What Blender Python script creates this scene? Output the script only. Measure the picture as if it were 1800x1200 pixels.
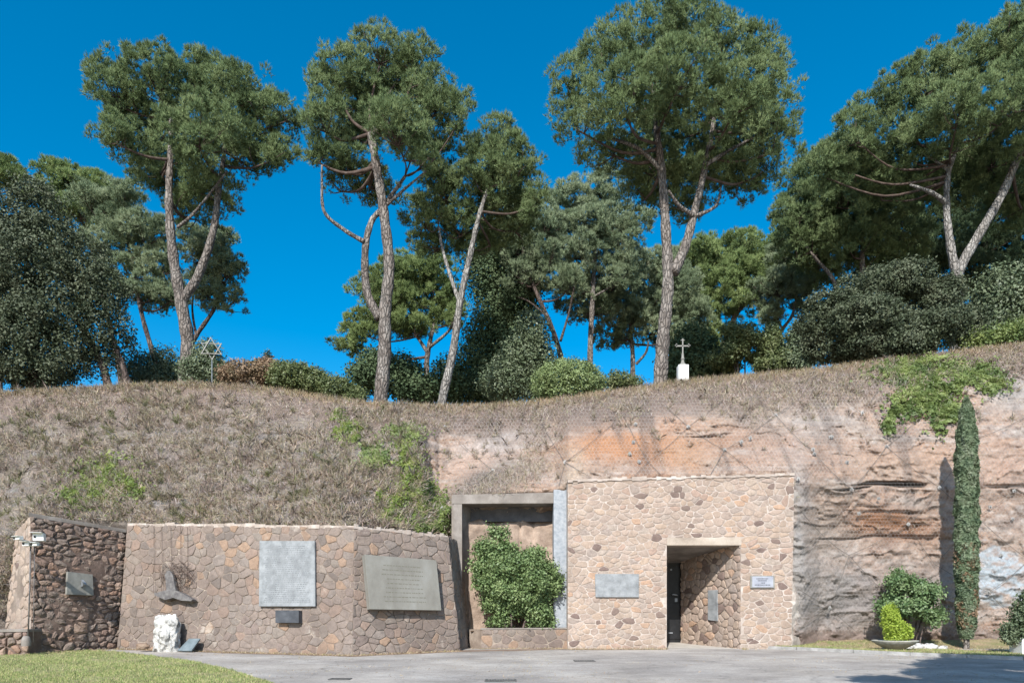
import bpy, bmesh, math, random
import numpy as np
from mathutils import Vector, Matrix
random.seed(7); RNG = np.random.default_rng(11)
for o in list(bpy.data.objects): bpy.data.objects.remove(o)
SC = bpy.context.scene
COL = SC.collection
# ------------------------------------------------------------------ camera
F = 1275.0; HZ = 1085.0; CZ = 1.1          # focal length in photo pixels, horizon row, eye height
cam = bpy.data.cameras.new('camera'); co = bpy.data.objects.new('camera', cam); COL.objects.link(co)
co.location = (0, 0, CZ); co.rotation_euler = (math.radians(90), 0, 0)
cam.sensor_width = 36; cam.lens = 36 * F / 1800; cam.shift_y = (HZ - 600) / 1800
cam.clip_end = 2000; SC.camera = co
SC.render.resolution_x = 1024; SC.render.resolution_y = 682
# ------------------------------------------------------------------ light
SUN_EL = math.radians(38); SUN_A = math.radians(14)
sv = Vector((-math.sin(SUN_A) * math.cos(SUN_EL), -math.cos(SUN_A) * math.cos(SUN_EL), math.sin(SUN_EL)))
w = bpy.data.worlds.new('World'); SC.world = w; w.use_nodes = True
nt = w.node_tree; nt.nodes.clear()
sky = nt.nodes.new('ShaderNodeTexSky'); sky.sky_type = 'NISHITA'; sky.sun_disc = False
sky.sun_elevation = SUN_EL; sky.sun_rotation = math.atan2(sv.x, sv.y)
sky.altitude = 300; sky.air_density = 1.0; sky.dust_density = 1.3; sky.ozone_density = 3.0
hs = nt.nodes.new('ShaderNodeHueSaturation'); hs.inputs['Saturation'].default_value = 1.5; hs.inputs['Value'].default_value = 1.18; hs.inputs['Hue'].default_value = 0.488
bg = nt.nodes.new('ShaderNodeBackground'); bg.inputs[1].default_value = 0.125
wo = nt.nodes.new('ShaderNodeOutputWorld')
nt.links.new(sky.outputs[0], hs.inputs['Color']); nt.links.new(hs.outputs[0], bg.inputs[0]); nt.links.new(bg.outputs[0], wo.inputs[0])
sl = bpy.data.lights.new('sun', 'SUN'); sl.energy = 5.0; sl.angle = math.radians(0.53); sl.color = (1.0, 0.968, 0.925)
so = bpy.data.objects.new('sun', sl); COL.objects.link(so); so.rotation_euler = sv.to_track_quat('Z', 'Y').to_euler(); so.location = (-20, -20, 40)
SC.view_settings.view_transform = 'Standard'; SC.view_settings.look = 'None'; SC.view_settings.gamma = 1
SC.view_settings.exposure = 0.45
SC.render.engine = 'CYCLES'
# ------------------------------------------------------------------ small helpers
def P(x, y, Y): return Vector(((x - 900) * Y / F, Y, CZ + (HZ - y) * Y / F))
def gz(Y): return -0.03 * (25.5 - min(Y, 25.5))
def G(x, y):
    Y = (CZ + 0.765) / ((y - HZ) / F + 0.03)
    if Y > 25.5: Y = CZ * F / (y - HZ)
    return Vector(((x - 900) * Y / F, Y, gz(Y)))
def lin(r, g, b, k=1.0):
    f = lambda c: ((c / 255 + 0.055) / 1.055) ** 2.4 if c > 10 else c / 255 / 12.92
    return (f(r) * k, f(g) * k, f(b) * k, 1)
def tag(o, label=None, cat=None, group=None, kind=None):
    if label: o['label'] = label
    if cat: o['category'] = cat
    if group: o['group'] = group
    if kind: o['kind'] = kind
    return o
def empty(name, loc, label, cat, group=None):
    o = bpy.data.objects.new(name, None); COL.objects.link(o); o.location = loc; o.empty_display_size = 0.2
    return tag(o, label, cat, group)
def link(name, me, mats=(), parent=None, smooth=False):
    for m in (mats if isinstance(mats, (list, tuple)) else [mats]): me.materials.append(m)
    o = bpy.data.objects.new(name, me); COL.objects.link(o)
    if smooth: me.polygons.foreach_set('use_smooth', np.ones(len(me.polygons), bool))
    if parent is not None:
        o.parent = parent; o.matrix_parent_inverse = Matrix.Translation(-parent.location)
    me.update()
    return o
def npmesh(name, V, Fc, mats, parent=None, smooth=False, matidx=None):
    """V (n,3), Fc (m,k) constant k"""
    me = bpy.data.meshes.new(name); V = np.ascontiguousarray(V, np.float32); Fc = np.ascontiguousarray(Fc, np.int32)
    me.vertices.add(len(V)); me.vertices.foreach_set('co', V.ravel())
    k = Fc.shape[1]; me.loops.add(Fc.size); me.loops.foreach_set('vertex_index', Fc.ravel())
    me.polygons.add(len(Fc)); me.polygons.foreach_set('loop_start', np.arange(0, Fc.size, k, dtype=np.int32))
    me.polygons.foreach_set('loop_total', np.full(len(Fc), k, np.int32))
    if matidx is not None: me.polygons.foreach_set('material_index', np.asarray(matidx, np.int32))
    me.update(calc_edges=True)
    return link(name, me, mats, parent, smooth)
class MB:
    def __init__(s): s.v = []; s.f = []; s.m = []
    def add(s, vs, fs, m=0):
        b = len(s.v); s.v += [tuple(v) for v in vs]; s.f += [tuple(i + b for i in f) for f in fs]; s.m += [m] * len(fs); return s
    def prism(s, q, ext, m=0):
        q = [Vector(a) for a in q]; n = len(q); b = [a + Vector(ext) for a in q]
        fs = [tuple(range(n)), tuple(range(2 * n - 1, n - 1, -1))] + [(i, i + n, (i + 1) % n + n, (i + 1) % n) for i in range(n)]
        return s.add(q + b, fs, m)
    def box(s, c, d, rz=0, m=0):
        R = Matrix.Rotation(rz, 3, 'Z'); c = Vector(c)
        q = [c + R @ Vector((x * d[0] / 2, y * d[1] / 2, -d[2] / 2)) for x, y in ((-1, -1), (1, -1), (1, 1), (-1, 1))]
        return s.prism(q, (0, 0, d[2]), m)
    def tube(s, pts, rad, n=8, m=0, cap=True):
        pts = [Vector(p) for p in pts]; rings = []
        up = Vector((0.31, 0.2, 0.93)); ref = None
        for i, p in enumerate(pts):
            d = (pts[min(i + 1, len(pts) - 1)] - pts[max(i - 1, 0)]).normalized()
            if ref is None:
                ref = d.orthogonal().normalized()
            ref = (ref - d * ref.dot(d)); ref = ref.normalized() if ref.length > 1e-4 else d.orthogonal().normalized()
            b = d.cross(ref); r = rad[i] if hasattr(rad, '__len__') else rad
            rings.append([p + (ref * math.cos(2 * math.pi * k / n) + b * math.sin(2 * math.pi * k / n)) * r for k in range(n)])
        vs = [v for r_ in rings for v in r_]; fs = []
        for i in range(len(pts) - 1):
            for k in range(n):
                fs.append((i * n + k, i * n + (k + 1) % n, (i + 1) * n + (k + 1) % n, (i + 1) * n + k))
        if cap: fs += [tuple(range(n - 1, -1, -1)), tuple((len(pts) - 1) * n + k for k in range(n))]
        return s.add(vs, fs, m)
    def lathe(s, c, prof, n=28, m=0):
        vs = []; fs = []
        for r, z in prof:
            for k in range(n): vs.append((c[0] + r * math.cos(2 * math.pi * k / n), c[1] + r * math.sin(2 * math.pi * k / n), c[2] + z))
        for i in range(len(prof) - 1):
            for k in range(n): fs.append((i * n + k, i * n + (k + 1) % n, (i + 1) * n + (k + 1) % n, (i + 1) * n + k))
        return s.add(vs, fs, m)
    def build(s, name, mats, parent=None, smooth=False, bevel=0):
        me = bpy.data.meshes.new(name); me.from_pydata(s.v, [], s.f)
        me.polygons.foreach_set('material_index', np.array(s.m, np.int32))
        bm = bmesh.new(); bm.from_mesh(me); bmesh.ops.recalc_face_normals(bm, faces=bm.faces)
        if bevel: bmesh.ops.bevel(bm, geom=list(bm.edges), offset=bevel, segments=2, affect='EDGES', profile=0.6)
        bm.to_mesh(me); bm.free()
        return link(name, me, mats, parent, smooth)
# ------------------------------------------------------------------ numpy noise
def _h(ix, iy, iz, seed):
    h = (ix.astype(np.int64) * 374761393 + iy.astype(np.int64) * 668265263 + iz.astype(np.int64) * 2147483647 + seed * 1274126177) & 0xffffffff
    h = ((h ^ (h >> 13)) * 1274126177) & 0xffffffff; h = h ^ (h >> 16)
    return (h & 0xffffff) / float(0xffffff)
def vn(x, y, z, seed=0):
    x, y, z = np.broadcast_arrays(np.asarray(x, float), np.asarray(y, float), np.asarray(z, float))
    ix, iy, iz = np.floor(x), np.floor(y), np.floor(z); fx, fy, fz = x - ix, y - iy, z - iz
    fx, fy, fz = [t * t * (3 - 2 * t) for t in (fx, fy, fz)]; r = 0
    for a in (0, 1):
        for b in (0, 1):
            for c in (0, 1):
                r = r + _h(ix + a, iy + b, iz + c, seed) * (fx if a else 1 - fx) * (fy if b else 1 - fy) * (fz if c else 1 - fz)
    return r * 2 - 1
def fbm(x, y, z, o=4, seed=0, g=0.5):
    r = 0; a = 1; s = 0
    for i in range(o):
        r = r + a * vn(x * 2 ** i + 17.3 * i, y * 2 ** i, z * 2 ** i, seed + i); s += a; a *= g
    return r / s
def sst(a, b, x):
    t = np.clip((x - a) / (b - a), 0, 1); return t * t * (3 - 2 * t)
# ------------------------------------------------------------------ materials
class NT:
    def __init__(s, name):
        s.m = bpy.data.materials.new(name); s.m.use_nodes = True; s.t = s.m.node_tree; s.t.nodes.clear()
        s.out = s.n('OutputMaterial'); s.b = s.n('BsdfPrincipled'); s.l(s.b.outputs[0], s.out.inputs[0])
        s.co = s.n('TexCoord').outputs['Object']
        s.geo = None
    def n(s, t, **k):
        x = s.t.nodes.new('ShaderNode' + t)
        for a, b in k.items(): setattr(x, a, b)
        return x
    def l(s, a, b): s.t.links.new(a, b)
    def noise(s, sc, det=5, rough=0.6, stretch=None):
        x = s.n('TexNoise'); x.inputs['Scale'].default_value = sc; x.inputs['Detail'].default_value = det; x.inputs['Roughness'].default_value = rough
        v = s.co
        if stretch:
            mp = s.n('Mapping'); mp.inputs['Scale'].default_value = stretch; s.l(s.co, mp.inputs[0]); v = mp.outputs[0]
        s.l(v, x.inputs['Vector']); return x.outputs['Fac']
    def ramp(s, fac, stops, interp='LINEAR'):
        r = s.n('ValToRGB'); r.color_ramp.interpolation = interp; e = r.color_ramp.elements
        while len(e) > 1: e.remove(e[-1])
        for i, (p, c) in enumerate(stops):
            el = e[0] if i == 0 else e.new(p)
            el.position = p; el.color = c if len(c) == 4 else (*c, 1)
        s.l(fac, r.inputs[0]); return r.outputs[0]
    def mix(s, a, b, f=0.5, mode='MIX'):
        x = s.n('MixRGB', blend_type=mode)
        for v, i in ((f, 0), (a, 1), (b, 2)):
            if isinstance(v, (int, float)): x.inputs[i].default_value = v if i == 0 else (v, v, v, 1)
            elif isinstance(v, tuple): x.inputs[i].default_value = v if len(v)==4 else (*v,1)
            else: s.l(v, x.inputs[i])
        return x.outputs[0]
    def island(s): return s.n('NewGeometry').outputs['Random Per Island']
    def bump(s, h, strength, dist):
        x = s.n('Bump'); x.inputs['Strength'].default_value = strength; x.inputs['Distance'].default_value = dist; s.l(h, x.inputs['Height']); s.l(x.outputs[0], s.b.inputs['Normal'])
    def fin(s, col, rough=0.85, metal=0, spec=0.3):
        if isinstance(col, tuple): s.b.inputs['Base Color'].default_value = col
        else: s.l(col, s.b.inputs['Base Color'])
        s.b.inputs['Roughness'].default_value = rough; s.b.inputs['Metallic'].default_value = metal
        s.b.inputs['Specular IOR Level'].default_value = spec; return s.m
def mul(c, k): return (c[0] * k, c[1] * k, c[2] * k, 1)
def stone_mat(name, pal, stain, stain_amt, white=0.0, bump=0.02):
    t = NT(name); n = len(pal)
    c = t.ramp(t.island(), [((i + 0.0) / n, p) for i, p in enumerate(pal)], 'CONSTANT')
    v = t.ramp(t.noise(7, 8, 0.8), [(0.3, (0.58,) * 3), (0.5, (1.0,) * 3), (0.7, (1.3,) * 3)])
    c = t.mix(c, v, 0.85, 'MULTIPLY')
    sp = t.ramp(t.noise(38, 4, 0.7), [(0.35, (0.75,) * 3), (0.65, (1.15,) * 3)])
    c = t.mix(c, sp, 0.6, 'MULTIPLY')
    sm = t.ramp(t.noise(0.55, 6, 0.65, (1, 1, 0.75)), [(0.44, (0, 0, 0)), (0.66, (1, 1, 1))])
    f = t.n('Math', operation='MULTIPLY'); t.l(sm, f.inputs[0]); f.inputs[1].default_value = stain_amt
    c = t.mix(c, stain, f.outputs[0])
    if white:
        wm = t.ramp(t.noise(1.3, 7, 0.7), [(0.6, (0, 0, 0)), (0.72, (1, 1, 1))]); f = t.n('Math', operation='MULTIPLY'); t.l(wm, f.inputs[0]); f.inputs[1].default_value = white
        c = t.mix(c, lin(225, 215, 200, .8), f.outputs[0])
    t.bump(t.noise(22, 8, 0.75), 0.8, bump)
    return t.fin(c, 0.9)
def rough_mat(name, c1, c2, c3, scale=3, bump=0.01, bs=25, rough=0.88, stretch=None, metal=0, spec=0.3, contrast=(0.3, 0.5, 0.7)):
    t = NT(name)
    c = t.ramp(t.noise(scale, 7, 0.65, stretch), [(contrast[0], c1), (contrast[1], c2), (contrast[2], c3)])
    sp = t.ramp(t.noise(bs * 1.7, 4, 0.7), [(0.3, (0.8,) * 3), (0.7, (1.18,) * 3)])
    c = t.mix(c, sp, 0.7, 'MULTIPLY')
    t.bump(t.noise(bs, 6, 0.7, stretch), 0.7, bump)
    return t.fin(c, rough, metal, spec)
def leaf_mat(name, cols, scale=0.9, rough=0.55, trans=0.25, spec=0.4):
    t = NT(name)
    a = t.ramp(t.noise(scale, 3, 0.5), [(0.32, cols[0]), (0.5, cols[1]), (0.68, cols[2])])
    v = t.ramp(t.noise(scale * 14, 2, 0.5), [(0.3, (0.75,) * 3), (0.7, (1.22,) * 3)])
    c = t.mix(a, v, 1.0, 'MULTIPLY'); t.fin(c, max(rough, .5), 0, min(spec, .35))
    tr = t.n('BsdfTranslucent'); t.l(c, tr.inputs[0]); ms = t.n('MixShader'); ms.inputs[0].default_value = trans
    t.l(t.b.outputs[0], ms.inputs[1]); t.l(tr.outputs[0], ms.inputs[2]); t.l(ms.outputs[0], t.out.inputs[0])
    return t.m
K = .8
M = {}
M['stoneB'] = stone_mat('brown pink rubble', [lin(147, 132, 121, K), lin(143, 129, 119, K), lin(150, 134, 123, K), lin(126, 115, 107, K), lin(153, 132, 118, K), lin(146, 131, 120, K), lin(143, 132, 122, K), lin(149, 136, 125, K), lin(140, 125, 116, K), lin(164, 138, 117, K), lin(146, 134, 125, K), lin(146, 132, 122, K)], lin(111, 98, 90, K), 0.6, 0.45)
M['mortarB'] = rough_mat('weathered mortar', lin(110, 98, 88, K), lin(146, 131, 118, K), lin(186, 172, 157, K), 1.1, .02)
M['stoneC'] = stone_mat('pale warm rubble', [lin(181, 161, 146, K), lin(178, 158, 142, K), lin(185, 166, 151, K), lin(174, 156, 142, K), lin(190, 159, 135, K), lin(171, 153, 140, K), lin(181, 162, 148, K), lin(178, 153, 137, K), lin(183, 165, 149, K), lin(168, 153, 142, K), lin(176, 157, 141, K), lin(128, 110, 102, K), lin(183, 162, 145, K), lin(176, 161, 148, K), lin(185, 163, 144, K), lin(180, 160, 143, K), lin(182, 164, 150, K), lin(175, 155, 139, K)], lin(141, 124, 110, K), 0.45, 0.12, .012)
M['mortarC'] = rough_mat('cream mortar', lin(158, 144, 132, K), lin(186, 172, 160, K), lin(210, 198, 187, K), 1.6, .015)
M['stoneA'] = stone_mat('dark knobbly tufa', [lin(163, 140, 126, K), lin(146, 130, 118, K), lin(170, 146, 129, K), lin(136, 120, 110, K), lin(167, 136, 117, K), lin(156, 139, 127, K), lin(151, 127, 114, K)], lin(110, 98, 90, K), 0.5, 0, .045)
M['mortarA'] = rough_mat('dark recessed mortar', lin(92, 78, 70, K), lin(116, 98, 88, K), lin(142, 124, 112, K), 2, .04)
M['concrete'] = rough_mat('aged concrete', lin(112, 104, 97, K), lin(142, 134, 126, K), lin(172, 164, 156, K), 1.3, .008, 30)
M['greyconc'] = rough_mat('blue grey granite', lin(140, 147, 154, K), lin(162, 168, 174, K), lin(182, 186, 190, K), 9, .004, 60)
M['plaque'] = rough_mat('grey travertine slab', lin(120, 123, 124, K), lin(148, 151, 152, K), lin(170, 173, 174, K), 3.5, .003, 50, .7)
M['plaque2'] = rough_mat('green grey bronze slab', lin(126, 122, 113, K), lin(142, 139, 130, K), lin(154, 153, 146, K), 1.6, .002, 60, .6, (1, 1, .5))
M['slate'] = rough_mat('blue slate', lin(96, 108, 112, K), lin(118, 130, 134, K), lin(140, 150, 152, K), 3, .003, 60, .55)
M['darkslab'] = rough_mat('dark metal slab', lin(64, 66, 70, K), lin(80, 82, 86, K), lin(98, 100, 104, K), 4, .002, 60, .5)
M['letter'] = rough_mat('engraved letter fill', lin(112, 116, 118, K), lin(136, 139, 141, K), lin(152, 155, 156, K), 4, .001, 60, .8)
M['letter2'] = rough_mat('dark letter fill', lin(90, 92, 100, K), lin(100, 102, 110, K), lin(120, 122, 128, K), 4, .001, 60, .8)
M['whitepl'] = rough_mat('white marble tablet', lin(150, 152, 164, K), lin(166, 169, 178, K), lin(180, 183, 190, K), 5, .001, 60, .5)
M['frame'] = rough_mat('bronze tablet frame', lin(128, 126, 120, K), lin(146, 144, 136, K), lin(160, 158, 150, K), 5, .002, 60, .5)
M['white'] = rough_mat('white paint', lin(225, 225, 222, K), lin(238, 238, 234, K), lin(246, 246, 242, K), 3, .001, 40, .6)
M['metal'] = rough_mat('galvanised metal', lin(130, 134, 138, K), lin(160, 164, 168, K), lin(184, 188, 190, K), 6, .001, 60, .45, None, .6)
M['iron'] = rough_mat('oxidised bronze', lin(86, 82, 82, K), lin(112, 108, 106, K), lin(138, 134, 130, K), 8, .006, 40, .6)
M['rust'] = rough_mat('rusty wire', lin(70, 56, 50, K), lin(92, 76, 68, K), lin(118, 100, 88, K), 8, .002, 60, .8)
M['wire'] = rough_mat('zinc wire', lin(158, 152, 146, .8), lin(176, 170, 164, .8), lin(190, 185, 180, .8), 2, .001, 60, .6)
M['cable'] = rough_mat('steel cable', lin(104, 98, 92, K), lin(124, 116, 108, K), lin(144, 138, 130, K), 4, .001, 60, .6)
M['blackdoor'] = rough_mat('black door paint', (.008, .008, .009, 1), (.012, .012, .013, 1), (.018, .018, .02, 1), 4, .001, 60, .4)
M['whiterock'] = rough_mat('white limestone', lin(112, 110, 104, K), lin(206, 203, 196, K), lin(232, 230, 224, K), 4, .16, 6, .9, None, 0, .3, (.36, .47, .6))
M['soil'] = rough_mat('dark soil', lin(80, 64, 52, K), lin(100, 82, 66, K), lin(120, 102, 84, K), 4, .03, 20)
M['bark'] = rough_mat('pine bark', lin(84, 72, 68, K), lin(140, 128, 122, K), lin(178, 168, 162, K), 7, .10, 8, .95, (1, 1, .3))
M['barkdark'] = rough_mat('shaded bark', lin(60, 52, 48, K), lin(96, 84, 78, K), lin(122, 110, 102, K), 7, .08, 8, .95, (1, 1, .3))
M['barkpale'] = rough_mat('pale pine bark', lin(112, 104, 100, K), lin(164, 157, 152, K), lin(196, 190, 184, K), 7, .09, 8, .95, (1, 1, .3))
def bark_mat(name, c1, c2, c3):
    t = NT(name); mp = t.n('Mapping'); mp.inputs['Scale'].default_value = (1, 1, .38); t.l(t.co, mp.inputs[0])
    nz = t.n('TexNoise'); nz.inputs['Scale'].default_value = 5; t.l(mp.outputs[0], nz.inputs[0]); ad = t.n('VectorMath', operation='MULTIPLY_ADD'); t.l(nz.outputs['Color'], ad.inputs[0]); ad.inputs[1].default_value = (.22, .22, .22); t.l(mp.outputs[0], ad.inputs[2])
    v = t.n('TexVoronoi'); v.feature = 'DISTANCE_TO_EDGE'; v.inputs['Scale'].default_value = 7; t.l(ad.outputs[0], v.inputs['Vector'])
    pl = t.ramp(v.outputs['Distance'], [(.0, (.42,) * 3), (.12, (.85,) * 3), (.35, (1.1,) * 3)])
    c = t.ramp(t.noise(2.2, 6, .7, (1, 1, .5)), [(.3, c1), (.5, c2), (.7, c3)]); c = t.mix(c, pl, .9, 'MULTIPLY'); c = t.mix(c, t.ramp(t.noise(28, 4, .7), [(.3, (.75,) * 3), (.7, (1.25,) * 3)]), .8, 'MULTIPLY')
    t.bump(pl, 1.0, .09); return t.fin(c, .95)
M['bark'] = bark_mat('pine bark', lin(104, 94, 87, K), lin(138, 129, 121, K), lin(168, 161, 153, K))
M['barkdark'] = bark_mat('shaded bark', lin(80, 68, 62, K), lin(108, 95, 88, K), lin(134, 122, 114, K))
M['barkpale'] = bark_mat('pale pine bark', lin(124, 118, 111, K), lin(156, 151, 144, K), lin(184, 180, 173, K))
M['twig'] = rough_mat('reddish branch bark', lin(66, 54, 48, K), lin(92, 78, 70, K), lin(120, 106, 98, K), 4, .03, 12, .95)
M['bowl'] = rough_mat('stone bowl', lin(150, 148, 138, K), lin(178, 176, 164, K), lin(200, 198, 188, K), 5, .004, 40)
M['kerb'] = rough_mat('concrete kerb', lin(130, 128, 124, K), lin(162, 160, 156, K), lin(190, 188, 184, K), 3, .008, 30)
M['drain'] = rough_mat('iron grate', lin(78, 78, 76, K), lin(100, 98, 96, K), lin(120, 118, 114, K), 6, .004, 40, .6)
pine = lambda n, a, b, c, tr=.12: leaf_mat(n, tuple(mul((c_[0] * 1.0, c_[1], c_[2] * .92), 1.75) for c_ in (a, b, c)), .8, .75, tr, .12)
M['pine'] = pine('pine needles', (.062, .088, .042, 1), (.096, .130, .062, 1), (.135, .168, .085, 1))
M['pinegrey'] = pine('grey pine needles', (.092, .122, .076, 1), (.140, .174, .110, 1), (.18, .21, .14, 1))
M['pinebright'] = pine('bright pine needles', (.080, .110, .045, 1), (.120, .160, .066, 1), (.165, .205, .090, 1))
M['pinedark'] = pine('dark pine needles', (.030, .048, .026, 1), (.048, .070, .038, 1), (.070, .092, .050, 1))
M['oak'] = leaf_mat('holm oak leaf', ((.040, .054, .028, 1), (.074, .092, .050, 1), (.14, .158, .098, 1)), 1.2, .6, .12, .25)
M['shrub'] = leaf_mat('shrub leaf', ((.080, .11, .055, 1), (.13, .165, .09, 1), (.19, .225, .135, 1)), 1.6, .4, .15, .6)
M['hedge'] = leaf_mat('hedge leaf', ((.08, .105, .04, 1), (.13, .16, .06, 1), (.19, .21, .09, 1)), 2, .5, .2)
M['hedgebrown'] = leaf_mat('autumn hedge leaf', ((.15, .12, .06, 1), (.24, .165, .10, 1), (.32, .22, .14, 1)), 2.2, .6, .2)
M['bushlaurel'] = leaf_mat('glossy bush leaf', ((.10, .155, .058, 1), (.165, .235, .09, 1), (.27, .34, .15, 1)), 3, .35, .18, .6)
M['bushgreen'] = leaf_mat('broad green leaf', ((.08, .14, .055, 1), (.14, .21, .085, 1), (.22, .29, .14, 1)), 3, .38, .18, .6)
M['lime'] = leaf_mat('lime conifer', ((.24, .32, .04, 1), (.34, .44, .06, 1), (.44, .54, .10, 1)), 5, .6, .3)
M['cypress'] = leaf_mat('cypress leaf', ((.08, .12, .065, 1), (.13, .175, .095, 1), (.19, .22, .14, 1)), 3, .6, .12)
M['ivy'] = leaf_mat('ivy leaf', ((.085, .13, .04, 1), (.15, .20, .06, 1), (.25, .30, .10, 1)), 1.6, .5, .25)
M['ivyyellow'] = leaf_mat('yellow vine leaf', ((.11, .16, .04, 1), (.18, .24, .055, 1), (.29, .33, .09, 1)), 2.2, .5, .3)
M['clipped'] = leaf_mat('clipped bush leaf', ((.14, .18, .07, 1), (.20, .26, .10, 1), (.28, .34, .15, 1)), 3, .5, .2)
def grass_mat(name, cols):
    t = NT(name); n = len(cols)
    c = t.ramp(t.island(), [(i / n, p) for i, p in enumerate(cols)], 'CONSTANT')
    v = t.ramp(t.noise(.9, 5, .7), [(0.32, (0.6, .57, .57)), (.45, (.98, .93, .94)), (.52, (.92, .93, .82)), (.58, (1.04, .98, .95)), (0.7, (1.3, 1.22, 1.16))]); return t.fin(t.mix(c, v, 1, 'MULTIPLY'), .8)
M['dry'] = grass_mat('dry brush', [lin(192, 178, 166, K), lin(170, 156, 146, K), lin(206, 192, 172, K), lin(146, 132, 124, K), lin(190, 168, 150, K), lin(164, 160, 130, K), lin(204, 196, 194, K), lin(178, 160, 148, K), lin(152, 154, 118, K)])
M['weed'] = grass_mat('olive weeds', [lin(120, 128, 84, K), lin(140, 144, 100, K), lin(106, 112, 78, K), lin(150, 146, 110, K)])
M['straw'] = grass_mat('straw', [lin(188, 168, 140, K), lin(170, 148, 122, K), lin(200, 184, 156, K), lin(156, 136, 112, K), lin(164, 158, 116, K)])
M['lawnblade'] = grass_mat('lawn blades', [lin(150, 166, 104, K), lin(136, 156, 92, K), lin(166, 176, 116, K), lin(182, 178, 128, K), lin(128, 148, 86, K), lin(196, 188, 144, K)])
# road
t = NT('worn asphalt')
c = t.ramp(t.noise(.5, 6, .6, (1, 1.6, 1)), [(.3, lin(168, 160, 150, K)), (.5, lin(187, 179, 169, K)), (.7, lin(204, 197, 187, K))])
c = t.mix(c, t.ramp(t.noise(14, 6, .85), [(.25, (.55,) * 3), (.55, (1.08,) * 3), (.8, (1.4,) * 3)]), .8, 'MULTIPLY')
c = t.mix(c, t.ramp(t.noise(70, 3, .8), [(.3, (.75,) * 3), (.7, (1.2,) * 3)]), .8, 'MULTIPLY')
c = t.mix(c, t.ramp(t.noise(3.2, 6, .75, (.6, 1.6, 1)), [(.3, (.8,) * 3), (.5, (1.,) * 3), (.7, (1.16,) * 3)]), 1.0, 'MULTIPLY')
nz = t.n('TexNoise'); nz.inputs['Scale'].default_value = 1.1; nz.inputs['Detail'].default_value = 6; t.l(t.co, nz.inputs[0]); ad = t.n('VectorMath', operation='MULTIPLY_ADD'); t.l(nz.outputs['Color'], ad.inputs[0]); ad.inputs[1].default_value = (1.6, 1.6, 0); t.l(t.co, ad.inputs[2])
vo = t.n('TexVoronoi'); vo.feature = 'DISTANCE_TO_EDGE'; vo.inputs['Scale'].default_value = .28; t.l(ad.outputs[0], vo.inputs['Vector'])
c = t.mix(c, t.ramp(vo.outputs['Distance'], [(0, (.62,) * 3), (.006, (.9,) * 3), (.012, (1,) * 3)]), .7, 'MULTIPLY')
c = t.mix(c, t.ramp(t.noise(.35, 4, .6), [(.38, (.84, .84, .85)), (.5, (1,) * 3), (.62, (1.08, 1.07, 1.05))]), 1.0, 'MULTIPLY')
t.bump(t.noise(60, 5, .8), .6, .012); c = t.mix(c, (.86, .86, .87, 1), 1.0, 'MULTIPLY'); M['road'] = t.fin(c, .9)
M['lawn'] = rough_mat('lawn soil green', lin(122, 126, 80, K), lin(150, 148, 100, K), lin(184, 170, 130, K), 1.6, .02, 30)
M['verge'] = rough_mat('verge turf', lin(112, 126, 66, K), lin(150, 140, 104, K), lin(176, 152, 126, K), 1.1, .03, 22)
M['dirt'] = rough_mat('brown litter', lin(120, 100, 84, K), lin(146, 124, 106, K), lin(166, 146, 126, K), 2.5, .02, 30)
M['gravel'] = rough_mat('pale ramp concrete', lin(172, 166, 156, K), lin(192, 186, 176, K), lin(206, 200, 190, K), 3, .003, 60)
# cliff: albedo attribute + fine noise
t = NT('tufa cliff'); at = t.n('Attribute'); at.attribute_name = 'Col'
c = t.mix(at.outputs['Color'], t.ramp(t.noise(6, 8, .8), [(.25, (.5,) * 3), (.5, (1.02,) * 3), (.75, (1.4,) * 3)]), .9, 'MULTIPLY')
c = t.mix(c, t.ramp(t.noise(42, 4, .75), [(.3, (.74,) * 3), (.7, (1.2,) * 3)]), .8, 'MULTIPLY')
t.bump(t.noise(10, 10, .82), 1.0, .08); M['cliff'] = t.fin(c, .95, 0, .15)
# ------------------------------------------------------------------ ground, road
def sheet(name, pts, mat, dz=0.0, kind='structure'):
    me = bpy.data.meshes.new(name); me.from_pydata([(p[0], p[1], p[2] + dz) for p in pts], [], [tuple(range(len(pts)))])
    o = link(name, me, mat); tag(o, kind=kind); return o
b = MB(); b.add([(-160, -70, gz(-70)), (160, -70, gz(-70)), (160, 25.5, 0), (-160, 25.5, 0), (-160, 31, 0), (160, 31, 0)], [(0, 1, 2, 3), (3, 2, 5, 4)])
gr = b.build('road', M['road']); tag(gr, kind='structure')
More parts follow.
